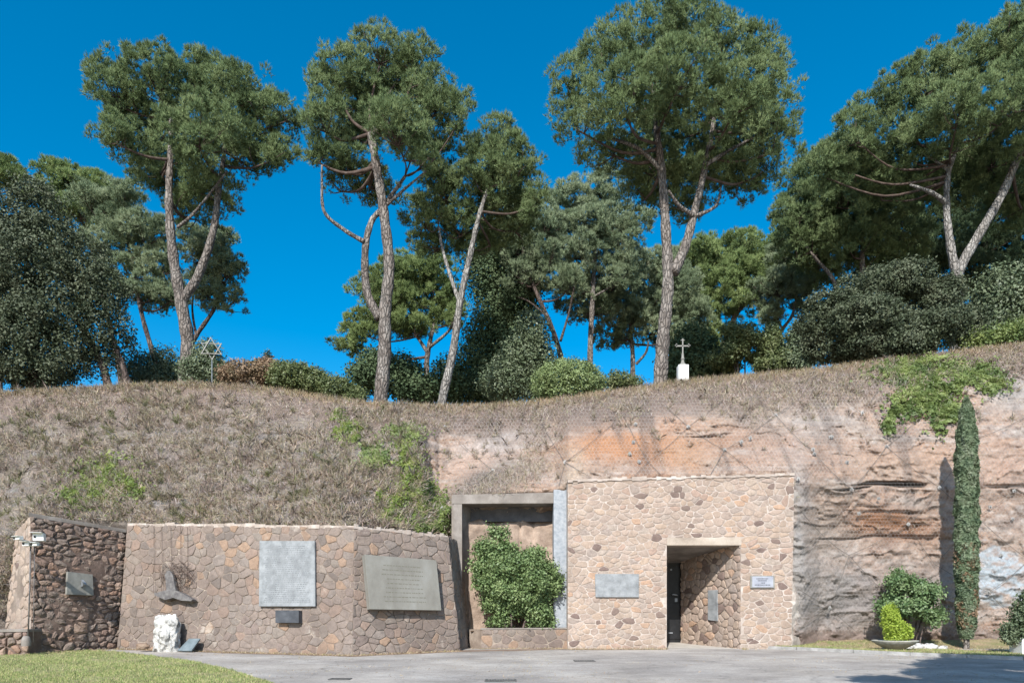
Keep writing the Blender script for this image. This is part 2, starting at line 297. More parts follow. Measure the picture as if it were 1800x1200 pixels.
# ------------------------------------------------------------------ cliff (terrain)
RID = np.array([(-320, 712), (-60, 694), (0, 689), (60, 686), (100, 684), (200, 678), (260, 675), (330, 674), (420, 677), (500, 685), (560, 695), (620, 704), (700, 710), (780, 713), (850, 712), (930, 706), (1000, 698), (1100, 684), (1200, 669), (1300, 660), (1400, 652), (1500, 640), (1600, 627), (1700, 615), (1800, 604), (2120, 575)], float)
CC = [(-320, [26, 26.3, 28.0, 30.0, 31.6, 33], [1150, 1000, 920, 800, 750]),
 (-60, [26.2, 26.4, 27.5, 29.5, 31.2, 32.5], [1150, 1000, 925, 800, 735]),
 (0, [26.6, 26.6, 27.0, 29.3, 31.0, 32.5], [1150, 1000, 925, 800, 735]),
 (60, [27, 27, 26.0, 29.3, 31, 32.5], [1150, 1000, 908, 800, 730]),
 (150, [27, 27, 26.2, 29.2, 31, 32.5], [1150, 1000, 908, 800, 730]),
 (230, [27.2, 27.2, 26.2, 29, 31, 32.5], [1150, 1000, 922, 800, 728]),
 (400, [26.6, 26.4, 25.3, 28.5, 30.5, 32.3], [1150, 1000, 924, 800, 728]),
 (600, [25.4, 25.2, 23.5, 27.4, 29.8, 32], [1150, 1000, 928, 800, 745]),
 (700, [26, 26, 24.8, 27.8, 30, 32], [1150, 1000, 932, 800, 750]),
 (742, [26.6, 26.4, 25.6, 28.0, 30, 32], [1150, 1000, 935, 800, 752]),
 (772, [27.6, 27.4, 26.9, 29.9, 31, 32.4], [1150, 1000, 920, 810, 752]),
 (812, [28.6, 28.4, 26.9, 30.0, 31, 32.4], [1150, 950, 868, 808, 752]),
 (900, [28.8, 28.8, 26.9, 29.6, 30.8, 32.4], [1150, 950, 864, 800, 752]),
 (975, [28.6, 28.6, 26.6, 28.6, 30.0, 32], [1150, 950, 860, 792, 745]),
 (1000, [29, 28.6, 26.2, 27.4, 29.2, 31.4], [1150, 950, 846, 780, 735]),
 (1100, [30.5, 30.5, 26.15, 27.4, 29.0, 31], [1150, 935, 842, 770, 725]),
 (1305, [30.5, 30.5, 26.15, 27.5, 29.0, 31], [1150, 935, 834, 770, 715]),
 (1345, [28.0, 27.6, 26.15, 27.5, 29.0, 31], [1150, 935, 834, 770, 715]),
 (1392, [25.75, 25.7, 25.8, 27.5, 29.2, 31], [1150, 1000, 850, 770, 710]),
 (1412, [26.0, 25.8, 25.9, 27.4, 29.2, 31], [1150, 1000, 850, 770, 710]),
 (1440, [26.9, 26.6, 26.5, 27.5, 29.2, 31], [1150, 1000, 850, 770, 708]),
 (1500, [27.2, 27.0, 27.0, 27.9, 29.3, 31], [1150, 1000, 856, 770, 705]),
 (1700, [27.4, 27.4, 27.9, 28.6, 29.8, 31.5], [1150, 1000, 860, 770, 690]),
 (1860, [27.4, 27.5, 28.2, 28.8, 30, 31.5], [1150, 1000, 860, 770, 685]),
 (2120, [27.6, 27.8, 28.4, 29.2, 30.2, 31.8], [1150, 1000, 860, 760, 670])]
xs = np.arange(-320, 2121, 2.6); NV = 340
vv = np.linspace(0, 1, NV)
cx = np.array([c[0] for c in CC]); cY = np.array([c[1] for c in CC], float); cy = np.array([c[2] + [0] for c in CC], float)
cy[:, 5] = np.interp(cx, RID[:, 0], RID[:, 1])
colY = np.stack([np.interp(xs, cx, cY[:, k]) for k in range(6)], 1)
coly = np.stack([np.interp(xs, cx, cy[:, k]) for k in range(6)], 1); coly[:, 5] = np.interp(xs, RID[:, 0], RID[:, 1])
YP = np.zeros((NV, len(xs))); YY = np.zeros((NV, len(xs)))
for i in range(len(xs)):
    y = 1150 + (coly[i, 5] - 1150) * vv; YP[:, i] = y
    YY[:, i] = np.interp(-y, -coly[i], colY[i])
for _ in range(6):   # soften the kinks between the control lines
    YY[1:-1] = (YY[:-2] + 2 * YY[1:-1] + YY[2:]) / 4
XP = np.broadcast_to(xs, YP.shape)
Xw = (XP - 900) * YY / F; Zw = CZ + (HZ - YP) * YY / F
edge = sst(0, .10, 1 - vv)[:, None] * 0.93 + .07
grassy = np.clip(sst(765, 735, XP) + sst(60, 25, YP - coly[:, 5][None, :]) + 0, 0, 1)   # brush covered part
rock = 1 - grassy
low = fbm(Xw * .35, YY * .2, Zw * .45, 3, 5)
YLOW = YY + low * .55 * edge
rid = 1 - np.abs(fbm(Xw * .55, Zw * 1.5 + fbm(Xw * .5, Zw * .5, 3, 2, 3), 7, 5, 21)) * 2
D = low * .55 + rock * (.16 * fbm(Xw * 1.0, YY * .3, Zw * 1.6, 3, 31) + .13 * fbm(Xw * 3.6, YY * .3, Zw * 3.8, 5, 33, .66) - .13 * np.clip(1 - np.abs(fbm(Xw * 1.0 + .8 * fbm(Xw, Zw, 2, 2, 8), YY * .3, Zw * 1.25, 4, 41)) * 5, 0, 1) ** 2 * (fbm(Xw * .4, 1, Zw * .6, 2, 43) > -.15) + .09 * np.round(2.6 * fbm(Xw * .8, 3, Zw * .9, 3, 45)) / 2.6 - .05 * np.clip(rid, 0, 1) ** 3) + grassy * .22 * fbm(Xw * 1.4, YY, Zw * 1.4, 4, 51)
def gauss(cx_, cy_, sx, sy, a=0.0, X=XP, Y=YP):
    dx = X - cx_; dy = Y - cy_; ca, sa = math.cos(a), math.sin(a)
    u = (dx * ca + dy * sa) / sx; v = (-dx * sa + dy * ca) / sy; return np.exp(-(u * u + v * v))
wob = 8 * fbm(Xw * .5, 0, 9, 3, 77)
# overhanging ledges and clefts
ledge = lambda x0, x1, y0, d, th: d * sst(x0, x0 + 50, XP) * sst(x1, x1 - 60, XP) * np.exp(-np.abs((YP - y0 - wob) / (th * (.75 + .6 * fbm(Xw * 1.3, 4, 2, 2, 19)))) ** 3)
D += ledge(1455, 1545, 861, 1.6, 3.0) + ledge(1490, 1640, 855, 2.2, 4.6) + ledge(1420, 1700, 948, .22, 5) + ledge(1500, 1650, 905, .2, 4) + ledge(1720, 1900, 852, .4, 4) + ledge(1180, 1330, 765 , .25, 5)
D += .5 * gauss(757, 820, 7, 55, -.12) + .25 * gauss(1300, 745, 6, 30, .8) - .35 * gauss(1230, 800, 50, 30) - .5 * gauss(900, 850, 70, 22, -.5) + .3 * gauss(860, 770, 60, 40)
D -= .3 * gauss(1590, 820, 60, 30) + .25 * gauss(1760, 800, 50, 50)
YD = YY + D * edge
Xd = (XP - 900) * YD / F; Zd = CZ + (HZ - YP) * YD / F
# colour
def L3(r, g, b): return np.array(lin(r, g, b, .70)[:3])
n1 = fbm(Xw * .8, YY * .3, Zw * 1.2, 5, 91); n2 = fbm(Xw * 2.4, YY, Zw * 3.2, 4, 93); n3 = fbm(Xw * .4, 3, Zw * 2.6, 4, 95)
def lerp(a, b, t_): return a * (1 - t_[..., None]) + b * t_[..., None]
C = np.zeros(YP.shape + (3,)) + L3(196, 172, 152)
C = lerp(C, L3(216, 164, 126), np.clip(.5 + n1 * 1.5, 0, 1) * .6)
C = lerp(C, L3(210, 200, 190), np.clip(n3 * 2.2 - .1, 0, 1) * .7)
C = lerp(C, L3(150, 128, 114), np.clip(n2 * 2 - .15, 0, 1) * .8)
n4 = fbm(Xw * 5, YY, Zw * 6, 4, 97)
C = lerp(C, L3(232, 220, 208), np.clip(n4 * 2.4 - .3, 0, 1) * .6)
C = lerp(C, L3(120, 98, 86), np.clip(-n4 * 2.4 - .35, 0, 1) * .7)
for (a_, b_, s1, s2, ang, col, k) in [
    (1404, 980, 14, 150, 0, (190, 186, 182), 1),
    (1100, 785, 110, 40, 0, (214, 150, 98), 1), (1290, 775, 60, 24, 0, (196, 146, 108), .8), (1210, 800, 40, 30, 0, (206, 156, 112), .7), (1350, 800, 60, 30, 0, (200, 160, 134), .6), (880, 775, 70, 22, -.35, (216, 204, 196), 1),
    (830, 815, 50, 22, -.3, (214, 176, 150), .8), (1560, 920, 90, 28, 0, (172, 116, 72), .95), (1600, 820, 100, 30, 0, (214, 174, 142), .8), (1450, 930, 45, 60, 0, (176, 158, 140), .7),
    (1500, 1060, 130, 55, 0, (168, 160, 156), .95), (1430, 1020, 60, 60, 0, (176, 166, 156), .7), (1640, 1040, 60, 50, 0, (172, 160, 152), .8), (1700, 980, 80, 30, 0, (190, 164, 144), .6),
    (1760, 830, 60, 40, 0, (214, 172, 144), .7), (1010, 830, 20, 40, 0, (218, 190, 160), .8), (1330, 715, 90, 25, 0, (196, 178, 160), .6), (1440, 740, 40, 30, 0, (206, 190, 176), .7),
    (1780, 690, 50, 30, 0, (190, 184, 178), .8), (1300, 730, 60, 15, .6, (160, 144, 132), .6), (850, 850, 80, 25, -.45, (140, 128, 116), .9)]:
    C = lerp(C, L3(*col), np.clip(gauss(a_, b_, s1, s2, ang) * (1.15 + n1 + .6 * n2), 0, 1) * k)
wp = np.clip((gauss(1745, 990, 34, 34) + gauss(1735, 1040, 26, 24) + gauss(1790, 1020, 22, 40) + .7 * gauss(1752, 1062, 12, 14) + .7 * n2 + .35 * n1 - .40) * 5, 0, 1)
wp *= sst(1715, 1722, XP)
C = lerp(C, L3(196, 206, 212), wp * np.clip(.85 + n4 * 1.5, .25, 1))
gC = lerp(np.zeros_like(C) + L3(134, 120, 108), L3(168, 154, 140), np.clip(.5 + n1, 0, 1))
gC = lerp(gC, L3(150, 152, 156), np.clip(n3 * 1.8 + n2 - .3, 0, 1) * .6)
C = lerp(C, gC, np.clip(grassy * 1.1 - .1 * n2, 0, 1))
band = sst(78, 30, YP - coly[:, 5][None, :] + 30 * n1)
C = lerp(C, L3(148, 126, 112), np.clip(band, 0, 1) * .9)
streak = np.clip(fbm(Xw * 2.2, 3, Zw * .22, 4, 99) * 2.6 - .35, 0, 1) * (XP > 770) * sst(1000, 800, YP); C = lerp(C, L3(118, 104, 96), streak * .6)
foot = sst(1092, 1122, YP + 14 * n1); C = lerp(C, L3(138, 112, 98), foot * .7)
lumC = C.mean(-1, keepdims=True); C = np.where(wp[..., None] > .3, C, lumC * .2 + C * .8)
# hilltop behind the edge
back = [(1.0, -.05), (2.5, -.3), (5, -.5), (9, -.6), (16, -.6), (30, -.6), (60, -.6), (120, -.6), (300, -.6)]
rows = [np.stack([Xd, YD, Zd], -1).reshape(-1, 3)]; colr = [C.reshape(-1, 3)]
er = np.stack([Xd[-1], YD[-1], Zd[-1]], -1)
flatz = 11.0
for dy, dz in back:
    f = min(1, dy / 30); Yb = er[:, 1] + dy
    rows.append(np.stack([er[:, 0] * Yb / er[:, 1], Yb, (er[:, 2] + dz) * (1 - f) + flatz * f], -1)); colr.append(np.zeros((len(xs), 3)) + L3(140, 124, 104))
V = np.concatenate(rows); CA = np.concatenate(colr); nc = len(xs); nr = NV + len(back)
ii, jj = np.meshgrid(np.arange(nr - 1), np.arange(nc - 1), indexing='ij'); a = (ii * nc + jj).ravel()
cl = npmesh('cliff', V, np.stack([a, a + 1, a + nc + 1, a + nc], 1), M['cliff'], smooth=True); tag(cl, kind='structure')
ca = cl.data.color_attributes.new('Col', 'FLOAT_COLOR', 'POINT'); ca.data.foreach_set('color', np.concatenate([CA, np.ones((len(CA), 1))], 1).astype(np.float32).ravel())
def hill(X, Y):
    x = 900 + X * F / Y; i = int(np.clip((x + 320) / 2.6, 0, nc - 1)); e = er[i]; f = min(1, max(0, (Y - e[1]) / 30))
    return (e[2] - .25) * (1 - f) + flatz * f - .2
def samp(A, x, y):
    i = np.clip((np.asarray(x, float) + 320) / 2.6, 0, nc - 1.001); yr = np.interp(x, RID[:, 0], RID[:, 1])
    j = np.clip((1150 - np.asarray(y, float)) / (1150 - yr) * (NV - 1), 0, NV - 1.001)
    i0 = i.astype(int); j0 = j.astype(int); fi = i - i0; fj = j - j0
    return (A[j0, i0] * (1 - fi) + A[j0, i0 + 1] * fi) * (1 - fj) + (A[j0 + 1, i0] * (1 - fi) + A[j0 + 1, i0 + 1] * fi) * fj
def on_cliff(x, y, off=0.0, A=None):
    Y = samp(YD if A is None else A, x, y) - off
    return np.stack([(np.asarray(x, float) - 900) * Y / F, Y, CZ + (HZ - np.asarray(y, float)) * Y / F], -1)
# ------------------------------------------------------------------ rubble walls
def clip(poly, n, d):
    out = []
    for i in range(len(poly)):
        p, q = poly[i], poly[(i + 1) % len(poly)]; a_ = p[0] * n[0] + p[1] * n[1] - d; b_ = q[0] * n[0] + q[1] * n[1] - d
        if a_ <= 0: out.append(p)
        if (a_ < 0 < b_) or (b_ < 0 < a_):
            t_ = a_ / (a_ - b_); out.append((p[0] + (q[0] - p[0]) * t_, p[1] + (q[1] - p[1]) * t_))
    return out
def rubble(mb, BL, BR, TL, TR, size, aspect, gap, h, hole=None, jit=.38, seed=1, rnd=.25, dome=.2, m=0, jag=.03, drop=.14):
    BL, BR, TL, TR = map(Vector, (BL, BR, TL, TR)); r = random.Random(seed)
    W = ((BR - BL).length + (TR - TL).length) / 2; H = ((TL - BL).length + (TR - BR).length) / 2
    N = (BR - BL).cross(TL - BL).normalized()
    if N.dot(Vector((0, -1, 0)) + Vector((0, 0, 0.001))) < 0 and abs(N.y) > .05: N = -N
    W3 = W; W = W / aspect; sx, sy = size, size; nx, ny = int(W / sx) + 3, int(H / sy) + 3
    S = {}
    for j in range(-1, ny):
        for i in range(-1, nx):
            if r.random() < drop: continue
            S[i, j] = ((i + .5 * (j % 2) + r.uniform(-jit, jit)) * sx, (j + r.uniform(-jit, jit)) * sy)
    def pt(u, v, z):
        a_, c_ = u / W, v / H; return (BL * (1 - a_) + BR * a_) * (1 - c_) + (TL * (1 - a_) + TR * a_) * c_ + N * z
    for (i, j), (u, v) in S.items():
        if not (-sx < u < W + sx and -sy < v < H + sy): continue
        g = gap * r.uniform(.6, 1.4)
        poly = [(u - 1.3 * sx, v - 1.1 * sy), (u + 1.3 * sx, v - 1.1 * sy), (u + 1.3 * sx, v + 1.1 * sy), (u - 1.3 * sx, v + 1.1 * sy)]
        for dj in range(-2, 3):
            for di in range(-2, 3):
                q = S.get((i + di, j + dj))
                if not q or (di == 0 and dj == 0): continue
                nx_, ny_ = q[0] - u, q[1] - v; Lq = math.hypot(nx_, ny_)
                if Lq < 1e-4: continue
                nx_ /= Lq; ny_ /= Lq; poly = clip(poly, (nx_, ny_), nx_ * (u + q[0]) / 2 + ny_ * (v + q[1]) / 2 - g / 2)
                if len(poly) < 3: break
            if len(poly) < 3: break
        for n_, d_ in (((1, 0), W), ((-1, 0), 0), ((0, 1), H - .01), ((0, -1), 0)):
            if len(poly) > 2: poly = clip(poly, n_, d_)
        if hole and len(poly) > 2:
            u0, u1, v1 = hole; u0 /= aspect; u1 /= aspect
            if v < v1 and u0 < u < u1: continue
            if min(p[1] for p in poly) < v1 and max(p[0] for p in poly) > u0 and min(p[0] for p in poly) < u1:
                if v >= v1: poly = clip(poly, (0, -1), -v1)
                elif u <= u0: poly = clip(poly, (1, 0), u0)
                else: poly = clip(poly, (-1, 0), -u1)
        if len(poly) < 3: continue
        A_ = abs(sum(poly[k][0] * poly[(k + 1) % len(poly)][1] - poly[(k + 1) % len(poly)][0] * poly[k][1] for k in range(len(poly)))) / 2
        if A_ < .1 * sx * sy: continue
        ring = []
        for k in range(len(poly)):
            p, q = poly[k], poly[(k + 1) % len(poly)]
            if math.hypot(p[0] - q[0], p[1] - q[1]) < .015: ring.append(p); continue
            for t_ in (rnd, 1 - rnd): ring.append((p[0] + (q[0] - p[0]) * t_ + r.uniform(-1, 1) * jag * size, p[1] + (q[1] - p[1]) * t_ + r.uniform(-1, 1) * jag * size))
        n = len(ring)
        if n < 3: continue
        cu = sum(p[0] for p in ring) / n; cv = sum(p[1] for p in ring) / n
        tu, tv = r.uniform(-.12, .12), r.uniform(-.12, .12); hh = h * r.uniform(.55, 1.35); vs = []
        for sc_, zz in ((1, -.03), (.985, .55), (.86, .95), (.5, 1 + dome * .8)):
            for p in ring:
                du, dv = (p[0] - cu) * sc_, (p[1] - cv) * sc_
                z = zz if zz < 0 else hh * zz + (tu * du + tv * dv) * min(1, h / .04) + r.uniform(-.12, .12) * h * (1 + jag * 12)
                if jag > .05: du *= r.uniform(.9, 1.1); dv *= r.uniform(.9, 1.1)
                vs.append(pt(cu + du, cv + dv, z))
        vs.append(pt(cu, cv, hh * (1 + dome)))
        fs = [(k_ * n + k, k_ * n + (k + 1) % n, (k_ + 1) * n + (k + 1) % n, (k_ + 1) * n + k) for k_ in range(3) for k in range(n)] + [(3 * n + k, 3 * n + (k + 1) % n, 4 * n) for k in range(n)]
        mb.add(vs, fs, m)
    return N
def wall_obj(name, faces, body, mats, label, cat, group=None, **kw):
    root = empty(name, Vector(body[0][0][0]), label, cat, group)
    mb = MB(); Ns = []
    for f_ in faces:
        f_ = dict(f_); q = f_.pop('q'); Ns.append(rubble(mb, *q, **{**kw, **f_}))
    for q, ext in body: mb.prism(q, ext, 1)
    mb.build('masonry', mats, root, smooth=False)
    return root, Ns
def hitp(x, y, p0, n):
    d = Vector(((x - 900) / F, 1, (HZ - y) / F)); o = Vector((0, 0, CZ)); return o + d * ((Vector(p0) - o).dot(n) / d.dot(n))
GB = .5
# block A (left)
A0 = Vector((-15.5, 23.4, -.4)); A1 = Vector((-14.04, 25.75, -.4)); A0t = Vector((-15.69, 23.65, 4.4)); A1t = Vector((-13.83, 26.0, 4.15))
AL = Vector((-17.3, 24.6, -.4)); ALt = Vector((-16.75, 24.5, 4.0))
blockA, NA = wall_obj('stone_block_wall', [dict(q=(A0, A1, A0t, A1t), size=.20, aspect=1.4, gap=.028, h=.055, seed=3, dome=.35, jit=.42, jag=.11, rnd=.3)], [((A0, A1, A1t, A0t), (-.5, .8, 0)), ], [M['stoneA'], M['mortarA']],
  'dark knobbly tufa stone wall block turned sideways at the far left', 'stone wall')
mb = MB(); rubble(mb, AL, A0, ALt, A0t, .3, 1.15, .02, .03, seed=4); mb.prism([AL, A0 + Vector((0, .003, 0)), A0t + Vector((0, .003, 0)), ALt], (.25, .6, 0), 1)
o = mb.build('sunlit_tone_end_face', [M['stoneC'], M['mortarB']], blockA)  # paler stone than the main face, painting sunlight onto this end
mb = MB(); mb.prism([A0t + Vector((-.04, -.06, -.02)), A1t + Vector((.04, -.03, -.02)), A1t + Vector((.04, -.03, .1)), A0t + Vector((-.04, -.06, .12))], (-.42, .7, 0)); mb.build('coping', M['concrete'], blockA, bevel=.02)
# low wall at far left
lw = empty('low_wall', (-17, 23, 0), 'low dark stone kerb wall with a pale flat top at the left edge', 'low wall')
mb = MB(); q = (P(-130, 1140, 22.6), P(50, 1140, 23.0), P(-130, 1112, 22.6), P(50, 1110, 23.0)); q[0].z = q[1].z = -.3
rubble(mb, *q, size=.22, aspect=1.2, gap=.04, h=.06, seed=9, dome=.5); mb.prism([q[0], q[1], q[3], q[2]], (0, .7, 0), 1); mb.build('masonry', [M['stoneA'], M['mortarA']], lw)
mb = MB(); mb.prism([q[2] + Vector((0, -.05, 0)), q[3] + Vector((0, -.05, 0)), q[3] + Vector((0, -.05, .09)), q[2] + Vector((0, -.05, .09))], (0, .85, 0)); mb.build('coping', M['concrete'], lw, bevel=.015)
# buttress wall B
B0 = Vector((-13.9, 25.5, -.35)); B1 = Vector((-4.97, 22.65, -.35)); B2 = Vector((-1.74, 24.6, -.35)); B3 = Vector((-1.5, 26.9, -.35))
B0t = Vector((-13.7, 25.85, 4.42)); B1t = Vector((-5.02, 23.05, 3.98)); B2t = Vector((-2.2, 24.85, 3.87)); B3t = Vector((-1.95, 27.0, 3.95))
wallB, NB = wall_obj('buttress_wall', [dict(q=(B0, B1, B0t, B1t), seed=11, size=.26), dict(q=(B1, B2, B1t, B2t), seed=12, size=.24, jit=.45), dict(q=(B2, B3, B2t, B3t), seed=13, size=.3)],
  [((B0, B1, B1t, B0t), (.15, .6, 0)), ((B1, B2, B2t, B1t), (-.3, .5, 0)), ((B2, B3, B3t, B2t), (-.5, .1, 0))], [M['stoneB'], M['mortarB']],
  'brown pink crazy-paved stone wall with a blunt prow left of the bush niche', 'stone wall', aspect=1.2, gap=.014, h=.022, rnd=.14, dome=.08, drop=.16)
mb = MB()
for a_, c_ in ((B0t, B1t), (B1t, B2t)):
    n = 22
    for k in range(n):
        p, q = a_.lerp(c_, k / n), a_.lerp(c_, (k + 1) / n); e = random.uniform(.02, .10); f = Vector((0, -random.uniform(0, .05), 0))
        mb.prism([p + f + Vector((0, 0, -.02 - random.random() * .06)), q + f + Vector((0, 0, -.02 - random.random() * .05)), q + f + Vector((0, 0, e)), p + f + Vector((0, 0, e * random.uniform(.6, 1.2)))], (0, .6, 0))
t_ = M['concrete']; mb.build('coping', rough_mat('crumbling lime coping', lin(150, 136, 124, K), lin(188, 174, 162, K), lin(214, 204, 194, K), 2.5, .02, 20), wallB)
# wall C with the doorway
YC = 25.5; cX = lambda x: (x - 900) * YC / F; cZ = lambda y: CZ + (HZ - y) * YC / F
C0 = Vector((cX(998), YC, -.3)); C1 = Vector((cX(1391), YC, -.3)); C0t = Vector((cX(998), YC, cZ(845))); C1t = Vector((cX(1396), YC, cZ(834)))
dx0, dx1, dz1 = cX(1172), cX(1302), cZ(958)
Hc = ((C0t - C0).length + (C1t - C1).length) / 2
mapv = lambda z: (z + .3)
Wc = (C1 - C0).length
JB = Vector((6.66, 28.6, .11)); JBt = Vector((6.66, 28.6, 3.3))
zl = cZ(944.5)
rootC = empty('entrance_wall', (C0.x, YC, 0), 'pale warm rubble stone wall with the deep square doorway', 'stone wall')
mb = MB(); rubble(mb, C0, C1, C0t, C1t, .185, 1.6, .018, .015, hole=(dx0 - C0.x - .0, dx1 - C0.x + .0, zl + .3), seed=21, rnd=.2, jit=.42, jag=.05)
topz = lambda X: C0t.z + (C1t.z - C0t.z) * (X - C0t.x) / (C1t.x - C0t.x)
mb.prism([C0, (dx0, YC, -.3), (dx0, YC, topz(dx0)), C0t], (0, .62, 0), 1)
mb.prism([(dx1, YC, -.3), C1, C1t, (dx1, YC, topz(dx1))], (0, .62, 0), 1)
mb.prism([(dx0, YC, zl), (dx1, YC, zl), (dx1, YC, topz(dx1)), (dx0, YC, topz(dx0))], (0, .62, 0), 1)
mb.build('masonry', [M['stoneC'], M['mortarC']], rootC)
mb = MB()
for k in range(46):
    p, q_ = C0t.lerp(C1t, k / 46), C0t.lerp(C1t, (k + 1) / 46); e1, e2 = random.uniform(.02, .09), -random.uniform(.01, .07); fo = -random.uniform(.035, .06)
    mb.prism([p + Vector((0, fo, e2)), q_ + Vector((0, fo, e2 * random.uniform(.4, 1.4))), q_ + Vector((0, fo, e1 * random.uniform(.7, 1.2))), p + Vector((0, fo, e1))], (0, .75 + fo * random.random(), 0))
mb.build('coping', M['mortarC'], rootC)
mb = MB(); mb.prism([(dx0 - .0, YC - .03, dz1), (dx1 + .02, YC - .03, dz1), (dx1 + .02, YC - .03, zl), (dx0 - .0, YC - .03, zl - .004)], (0, .62, 0)); mb.build('lintel', rough_mat('warm lintel concrete', lin(160, 146, 132, K), lin(188, 174, 158, K), lin(206, 194, 180, K), 1.2, .006), rootC, bevel=.01)
gx_, gz_ = np.meshgrid(np.linspace(cX(1385), cX(1424), 40), np.linspace(-.2, cZ(862), 170))
e_ = (gx_ - cX(1385)) / (cX(1424) - cX(1385)); fy_ = YC + .06 + .55 * np.clip(e_ * 1.25 - .25 + .35 * fbm(gx_ * .6, 2, gz_ * 1.1, 3, 66), 0, 2) - .07 * fbm(gx_ * 3.5, 1, gz_ * 3.5, 4, 67) - .03
a = (np.arange(169)[:, None] * 40 + np.arange(39)[None, :]).ravel()
npmesh('rendered_edge', np.stack([gx_, fy_, gz_], -1).reshape(-1, 3), np.stack([a, a + 1, a + 41, a + 40], 1), rough_mat('patched lime render', lin(158, 144, 132, K), lin(186, 174, 162, K), lin(212, 204, 194, K), 2.2, .04, 14), rootC, True)
# vestibule: left jamb, slanting right jamb, ceiling, floor ramp, back
mb = MB()
mb.prism([(dx0 - .003, YC + .62, -.3), (dx0 - .003, 28.7, -.3), (dx0 - .003, 28.7, 4), (dx0 - .003, YC + .62, 4)], (-.3, 0, 0), 1)
J0 = Vector((dx1, YC + .0, -.1)); J0t = Vector((dx1, YC + .0, dz1 + .3)); J1 = Vector((JB.x, JB.y, -.1)); J1t = Vector((JB.x, JB.y, dz1 + .3))
rubble(mb, J0, J1, J0t, J1t, .25, 1.2, .02, .03, seed=22, jit=.42)
# make the stones of this face stand toward the passage
mb.build('door_jamb', [M['stoneC'], M['mortarB']], rootC)
mb = MB(); mb.prism([J0, J1, J1t, J0t], (.5, .35, 0)); mb.build('jamb_backing', M['mortarB'], rootC)
mb = MB(); mb.prism([(dx0 - .3, YC + .592, dz1 + .01), (dx1 + .6, YC + .592, dz1 + .01), (dx1 + .6, 29.1, 3.22), (dx0 - .3, 29.1, 3.22)], (0, 0, .3)); mb.build('ceiling', M['concrete'], rootC)
mb = MB(); mb.prism([(dx0 - .01, YC - .12, -.05), (dx1 - .35, YC - .12, -.05), (dx1 + .2, YC + .05, 0), (dx1 + .2, 29, .12), (dx0 - .01, 29, .12)], (0, 0, .012)); mb.build('floor_ramp', M['gravel'], rootC)
# door leaf at the back, with handle, hinge glints and threshold sign
gd = empty('metal_door', (6.0, 28.7, .1), 'black metal door with small bright handle deep inside the stone doorway', 'door')
mb = MB(); mb.box((6.1, 28.78, 1.75), (1.5, .06, 3.3)); mb.build('door_leaf', M['blackdoor'], gd, bevel=.01)
mb = MB(); mb.box((6.1, 28.74, 2.55), (1.3, .03, 1.2)); mb.box((6.1, 28.74, .95), (1.3, .03, 1.4)); mb.build('door_panel', M['blackdoor'], gd, bevel=.01)
c_ = P(1197 - 3, 1044, 28.4); c_.y = 28.62
mb = MB(); mb.tube([(6.35, 28.74, 2.02), (6.35, 28.60, 2.02), (6.47, 28.58, 2.0), (6.53, 28.60, 1.98)], .03); mb.box((6.5, 28.73, 1.8), (.1, .02, .14)); mb.build('door_handle', M['metal'], gd)
mb = MB(); mb.box((6.28, 28.71, .5), (.16, .02, .05)); mb.box((6.3, 28.715, 3.0), (.06, .02, .06)); mb.build('fitting', M['metal'], gd)
# niche
YN = 26.35
nX = lambda x, Y=YN: (x - 900) * Y / F
nZ = lambda y, Y=YN: CZ + (HZ - y) * Y / F
ni = empty('planting_niche', (0, YN, 0), 'square concrete-framed niche in the cliff behind the big bush', 'niche')
mb = MB(); mb.prism([(nX(795), YN, nZ(885)), (nX(973), YN, nZ(884)), (nX(973), YN, nZ(865)), (nX(795), YN, nZ(869))], (0, 1.15, 0)); mb.build('beam', M['concrete'], ni, bevel=.015)
mb = MB(); mb.prism([(nX(797), YN - .0, nZ(1145)), (nX(812), YN, nZ(1145)), (nX(812), YN, nZ(885.3)), (nX(797), YN, nZ(885.3))], (0, .45, 0)); mb.build('left_post', M['concrete'], ni)
mb = MB(); mb.prism([(nX(812) - .02, YN + .42, -.2), (nX(812) + .28, 27.4, -.2), (nX(812) + .28, 27.4, 5.6), (nX(812) - .02, YN + .42, 5.6)], (-.4, .1, 0)); mb.build('side_wall', M['concrete'], ni)
mb = MB(); mb.prism([(nX(800), 27.35, 4.72), (nX(1005), 27.35, 4.72), (nX(1005), 27.35, 5.7), (nX(800), 27.35, 5.7)], (0, .3, 0)); mb.build('back_slab', rough_mat('shade darkened slab', lin(88, 88, 92, K), lin(106, 106, 110, K), lin(124, 124, 128, K), 2, .004), ni)  # concrete colour darkened to paint in the shade under the beam
for k in range(3): pass
mb = MB(); rb = random.Random(5)
# rough tufa back, three tall blocks
xb = [nX(798), nX(884), nX(915), nX(940), nX(1000)]
gxs = np.linspace(nX(798), nX(1005), 70); gzs = np.linspace(-.2, 4.95, 90); GX, GZ = np.meshgrid(gxs, gzs)
GY = 27.28 + .22 * fbm(GX * 1.2, 2, GZ * .9, 5, 61) + .12 * np.exp(-((GX - xb[2]) / .035) ** 2) + .1 * np.exp(-((GX - xb[3]) / .03) ** 2)
GY = GY + .35 * sst(4.6, 4.8, GZ + .14 * vn(GX * 2.5, 3, 1, 8)) - .05
na, nb = GX.shape; ii, jj = np.meshgrid(np.arange(na - 1), np.arange(nb - 1), indexing='ij'); a = (ii * nb + jj).ravel()
npmesh('rock_back', np.stack([GX, GY, GZ], -1).reshape(-1, 3), np.stack([a, a + 1, a + nb + 1, a + nb], 1), rough_mat('red brown tufa', lin(138, 118, 104, K), lin(168, 148, 132, K), lin(194, 172, 154, K), 2.2, .03, 14), ni, True)
